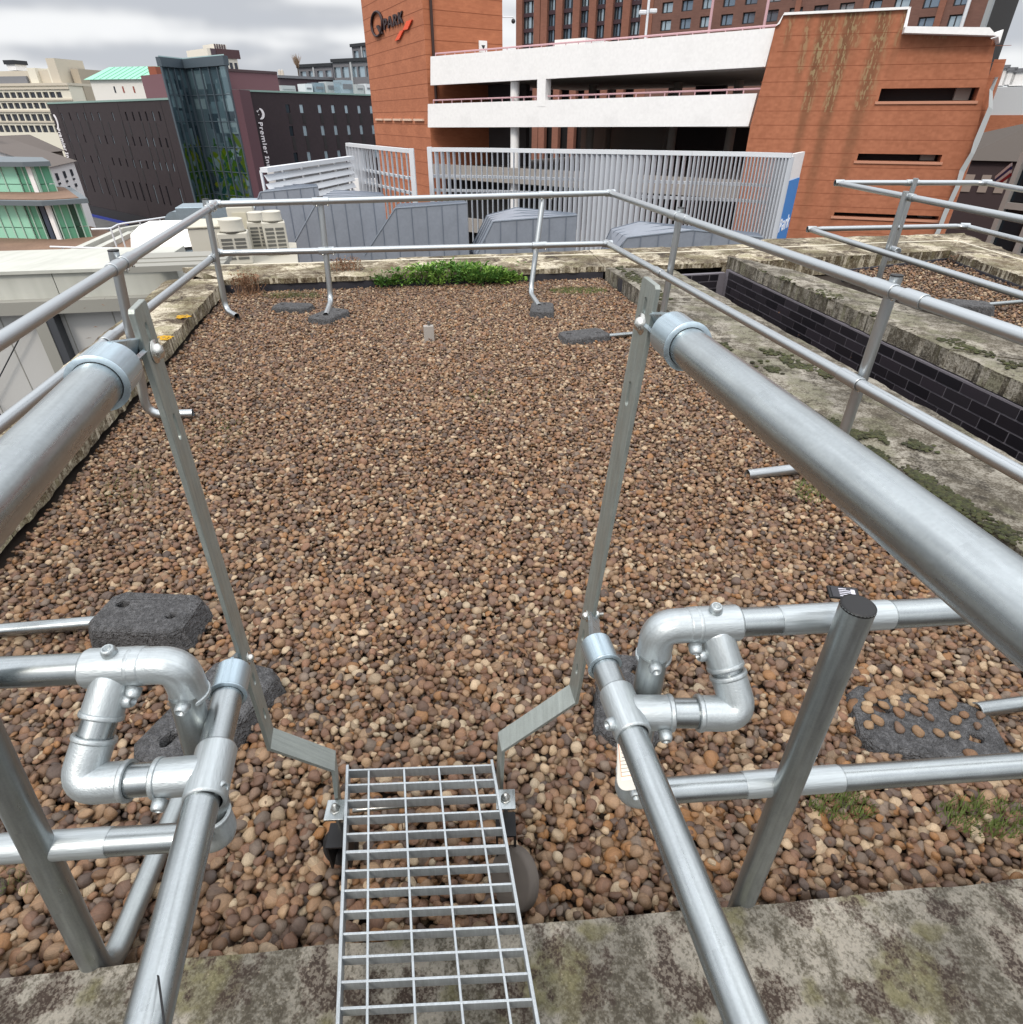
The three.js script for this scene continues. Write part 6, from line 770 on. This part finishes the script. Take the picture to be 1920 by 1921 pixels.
{ const gM = plain(0x6b6b70, 0.8), lt = plain(0xa9adb0, 0.6); for (const [lab, x0, y0, x1, y1, d, n, wy0, wy1] of [['grey rooftop flat with pale windows left of the brick tower', 560, 126, 623, 125, 150, 4, 133, 145], ['grey rooftop flat with a dark flat roof against the brick tower', 624, 117, 700, 114, 140, 5, 125, 145], ['topmost small grey penthouse beside the brick tower', 660, 88, 702, 85, 152, 3, 94, 108]]) { const [t, f, w, yt] = block('rooftop_flat', lab, 'building', x0, y0, x1, y1, d, gM, [n, [[wy0, wy1]], 1.5, glassPale], { k: 0.97, cap: frameDark, deep: 9 }); part(t, 'pilaster', fbox(f, w * 0.44, w * 0.48, yt - 5, yt, 0.02, 0.2), lt); }
  const t = thing('roof_plant', 'pale glazed and metal plant units along the hotel roof edge', 'roof plant', D(640, 165, 118)); let i = 0; for (const [x0, y0, x1, y1, m] of [[572, 157, 588, 172, whiteMetal], [590, 155, 610, 172, glassPale], [612, 153, 638, 172, lt], [640, 150, 664, 172, glassPale], [668, 158, 684, 172, lt], [686, 157, 700, 172, whiteMetal], [528, 160, 556, 172, lt]]) { const f = frameVP(x0, 165, 118 + (i++ % 3), 2200), q = pxRect(f, x0, y0, x1, y1); part(t, 'plant_unit', fbox(f, q[0], q[1], q[2] - 1, q[3], -2.2, 0), m); part(t, 'plant_louvre', fbox(f, q[0] + 0.25, q[1] - 0.25, q[2] + 0.3, q[3] - 0.5, 0, 0.06), greyM); }
  const f = frameVP(545, 165, 135, 2200), q = pxRect(f, 524, 146, 630, 156); const w = thing('roof_terrace', 'dark roof terrace wall behind the hotel roof plant', 'building', D(570, 160, 135)); part(w, 'wall', fbox(f, q[0], q[1] + 8, STREET, q[3], -6, 0), plain(0x4a3d44, 0.85)); part(w, 'coping', fbox(f, q[0] - 0.2, q[1] + 8, q[3], q[3] + 0.4, -6, 0.2), greyM);
  const c = thing('chimney', 'small pale twin spire far behind the hotel roof', 'chimney', D(531, 145, 260)); for (const x of [529, 534]) { const p = D(x, 160, 260), h = D(x, 133, 260); part(c, 'stack', lathe(p.setY(0), V(p.x, h.y, p.z), [[1.3, 0], [1.1, h.y * 0.6], [0.5, h.y], [0.0001, h.y + 0.5]], 8), plain(0xb9b2a8, 0.9)); } }
{ const r = rng(31), c = D(559, 128, 145), t = thing('roof_shrub', 'bare brownish shrub growing on a roof left of the grey flats', 'plant', c), L = []; for (let i = 0; i < 260; i++) { const a = r() * 6.283, h = r(), tip = c.clone().add(V(Math.cos(a) * (0.4 + h * 1.0) * r(), h * 2.4, Math.sin(a) * 0.8 * r())), b = c.clone().add(V((r() - 0.5) * 0.4, h * 0.5, 0)), sd = V(0.06, 0.02, 0); L.push(b.clone().sub(sd), b.clone().add(sd), tip); } part(t, 'foliage', soup(L), leafMat(0x8a7460)); part(t, 'trunk', tube(c.clone().add(V(0, -2, 0)), c.clone().add(V(0, 0.8, 0)), 0.12, 6), plain(0x4a3c30, 0.9)); }
// slate-roofed old houses below, at the left
{ const slate = plain(0x5d5550, 0.85), brickR = plain(0x8a4c34, 0.9); const gable = (name, label, x0, yE, x1, yR, d, wallM, chim) => { const a = D(x0, yE, d), b = D(x1, yE, d * 1.15), f = frameAB(a, b), w = V(b.x - a.x, 0, b.z - a.z).length(), yw = a.y, h = f.hit((x0 + x1) / 2, yR)[1], t = thing(name, label, 'house', a.clone().setY(STREET)); const q = f; part(t, 'wall', fbox(f, 0, w, STREET, yw, -8, 0), wallM); part(t, 'roof', quads([[f.pt(-0.3, yw, 0.3), f.pt(w + 0.3, yw, 0.3), f.pt(w + 0.3, h, -4), f.pt(-0.3, h, -4)], [f.pt(-0.3, h, -4), f.pt(w + 0.3, h, -4), f.pt(w + 0.3, yw, -8), f.pt(-0.3, yw, -8)]]), slate); part(t, 'gable', soup([f.pt(0, yw, 0), f.pt(0, yw, -8), f.pt(0, h, -4), f.pt(w, yw, 0), f.pt(w, yw, -8), f.pt(w, h, -4)]), wallM); for (const k of chim) { const p = f.pt(w * k, h - 0.4, -4); part(t, 'chimney', obox(p.clone().add(V(0, 0.7, 0)), f.u, UP, f.n, 1.2, 1.8, 0.8), brickR); for (const o of [-0.3, 0.3]) part(t, 'chimney_pot', tube(p.clone().addScaledVector(f.u, o).add(V(0, 1.6, 0)), p.clone().addScaledVector(f.u, o).add(V(0, 2.1, 0)), 0.14, 8), plain(0xb08060, 0.9)); } return [t, f, w, yw]; };
  { const [t, f, w, yw] = gable('terraced_house', 'white-walled house with small dark windows in front of the dark hotel end', 86, 314, 142, 268, 62, plain(0xd4d4d6, 0.8), []); for (let i = 0; i < 3; i++) for (const [y0, y1] of [[322, 336], [341, 345], [353, 360]]) { const u = w * (0.2 + i * 0.27), a = f.hit(115, y0)[1], b = f.hit(115, y1)[1]; part(t, 'window', fbox(f, u, u + 0.62, b, a, 0.02, 0.1), winD); } }
  gable('terraced_house', 'grey-brown slate house with a brick chimney above the green pavilion', 36, 300, 100, 258, 75, plain(0x6f625a, 0.9), [0.5]); gable('terraced_house', 'brick house with a low slate roof at the far left', -40, 305, 22, 268, 70, brickR, []); gable('terraced_house', 'long slate roof below the cream office building', 20, 292, 120, 254, 96, plain(0x80756c, 0.9), []); }

// ------------------------------------------------------------------ right: side street
{ const [t, f, w, y1] = block('warehouse', 'pale grey and brick warehouse beyond the car park on the right', 'building', 1840, 160, 2000, 166, 80, plain(0xb9bcc0, 0.7), null, { k: 0.95 }); const q = pxRect(f, 1830, 216, 1990, 262); part(t, 'brick_band', fbox(f, q[0], q[1], STREET, q[3], 0, 0.1), brickOrange); const R = [[1850, 130, 1862, 158], [1866, 128, 1884, 160], [1890, 132, 1900, 158], [1903, 134, 1925, 160]]; for (const [a, b, c, d] of R) { const z = pxRect(f, a, b, c, d); part(t, 'roof_plant', fbox(f, z[0], z[1], z[2], z[3], -4, -1), whitePaint); part(t, 'roof_plant_cap', fbox(f, z[0], z[1], z[3], z[3] + 0.3, -4.2, -0.8), greyM); } }
{ const a = D(1905, 330, 36), f = frameUV(a, 0.45, 0.9), t = thing('office_frontage', 'dark glazed frontage with a pale stone grid at the right edge', 'building', a.clone().setY(STREET)), st = plain(0x8d8a88, 0.8), y1 = D(1905, 285, 36).y; part(t, 'wall', fbox(f, 0, 14, STREET, y1, -5, -0.3), plain(0x2a2a30, 0.4)); for (let i = 0; i <= 9; i++) part(t, 'pier', fbox(f, i * 1.5 - 0.12, i * 1.5 + 0.12, STREET, y1, -0.3, 0.1), st); for (let k = 0; k < 4; k++) { part(t, 'floor_band', fbox(f, 0, 14, y1 - 0.3 - k * 2.3, y1 - k * 2.3, -0.28, 0.06), st); for (let i = 0; i < 9; i++) part(t, 'window', fbox(f, i * 1.5 + 0.13, i * 1.5 + 1.37, y1 - 2.25 - k * 2.3, y1 - 0.32 - k * 2.3, -0.26, -0.2), glassDark); }
  const b = thing('striped_awning', 'blue white and red striped hanging panel by the glazed frontage', 'awning', D(1885, 340, 35)); const pc = [[1870, 330], [1900, 305], [1898, 330], [1868, 352]]; const cols = [0xd8dce4, 0x27336f, 0xd8dce4, 0x8a2a3a]; for (let i = 0; i < 4; i++) { const k0 = i / 4, k1 = (i + 1) / 4, L = (k) => D(pc[0][0] + (pc[3][0] - pc[0][0]) * k, pc[0][1] + (pc[3][1] - pc[0][1]) * k, 35), Rr = (k) => D(pc[1][0] + (pc[2][0] - pc[1][0]) * k, pc[1][1] + (pc[2][1] - pc[1][1]) * k, 34); const A0 = L(k0), B0 = Rr(k0), B1 = Rr(k1), A1 = L(k1), n = V(0.2, 0.3, 0.9).normalize().multiplyScalar(-0.08), m = (p) => p.clone().add(n); part(b, 'stripe', quads([[A1, B1, B0, A0], [m(A0), m(B0), m(B1), m(A1)], [A0, B0, m(B0), m(A0)], [B1, A1, m(A1), m(B1)]]), plain(cols[i], 0.6)); }
  const dk = thing('old_gatehouse', 'dark brown low building with a sagging roof down the side street', 'building', D(1850, 340, 45).setY(STREET)); const g = frameVP(1830, 330, 45, -1500); const z = pxRect(g, 1806, 300, 1885, 370); part(dk, 'wall', fbox(g, z[0], z[1], STREET, z[3], -5, 0), plain(0x3a2e30, 0.9)); part(dk, 'roof', quads([[g.pt(z[0] - 0.3, z[3], 0.3), g.pt(z[1] + 0.3, z[3], 0.3), g.pt(z[1] + 1, z[3] + 2.2, -5), g.pt(z[0], z[3] + 1.2, -5)]]), plain(0x4a433e, 0.9)); for (let i = 0; i < 4; i++) part(dk, 'window', fbox(g, z[0] + 0.5 + i * 0.9, z[0] + 1.0 + i * 0.9, z[3] - 1.8, z[3] - 0.8, 0, 0.06), plain(0x8d8078, 0.6)); }
renderer.render(scene, camera);
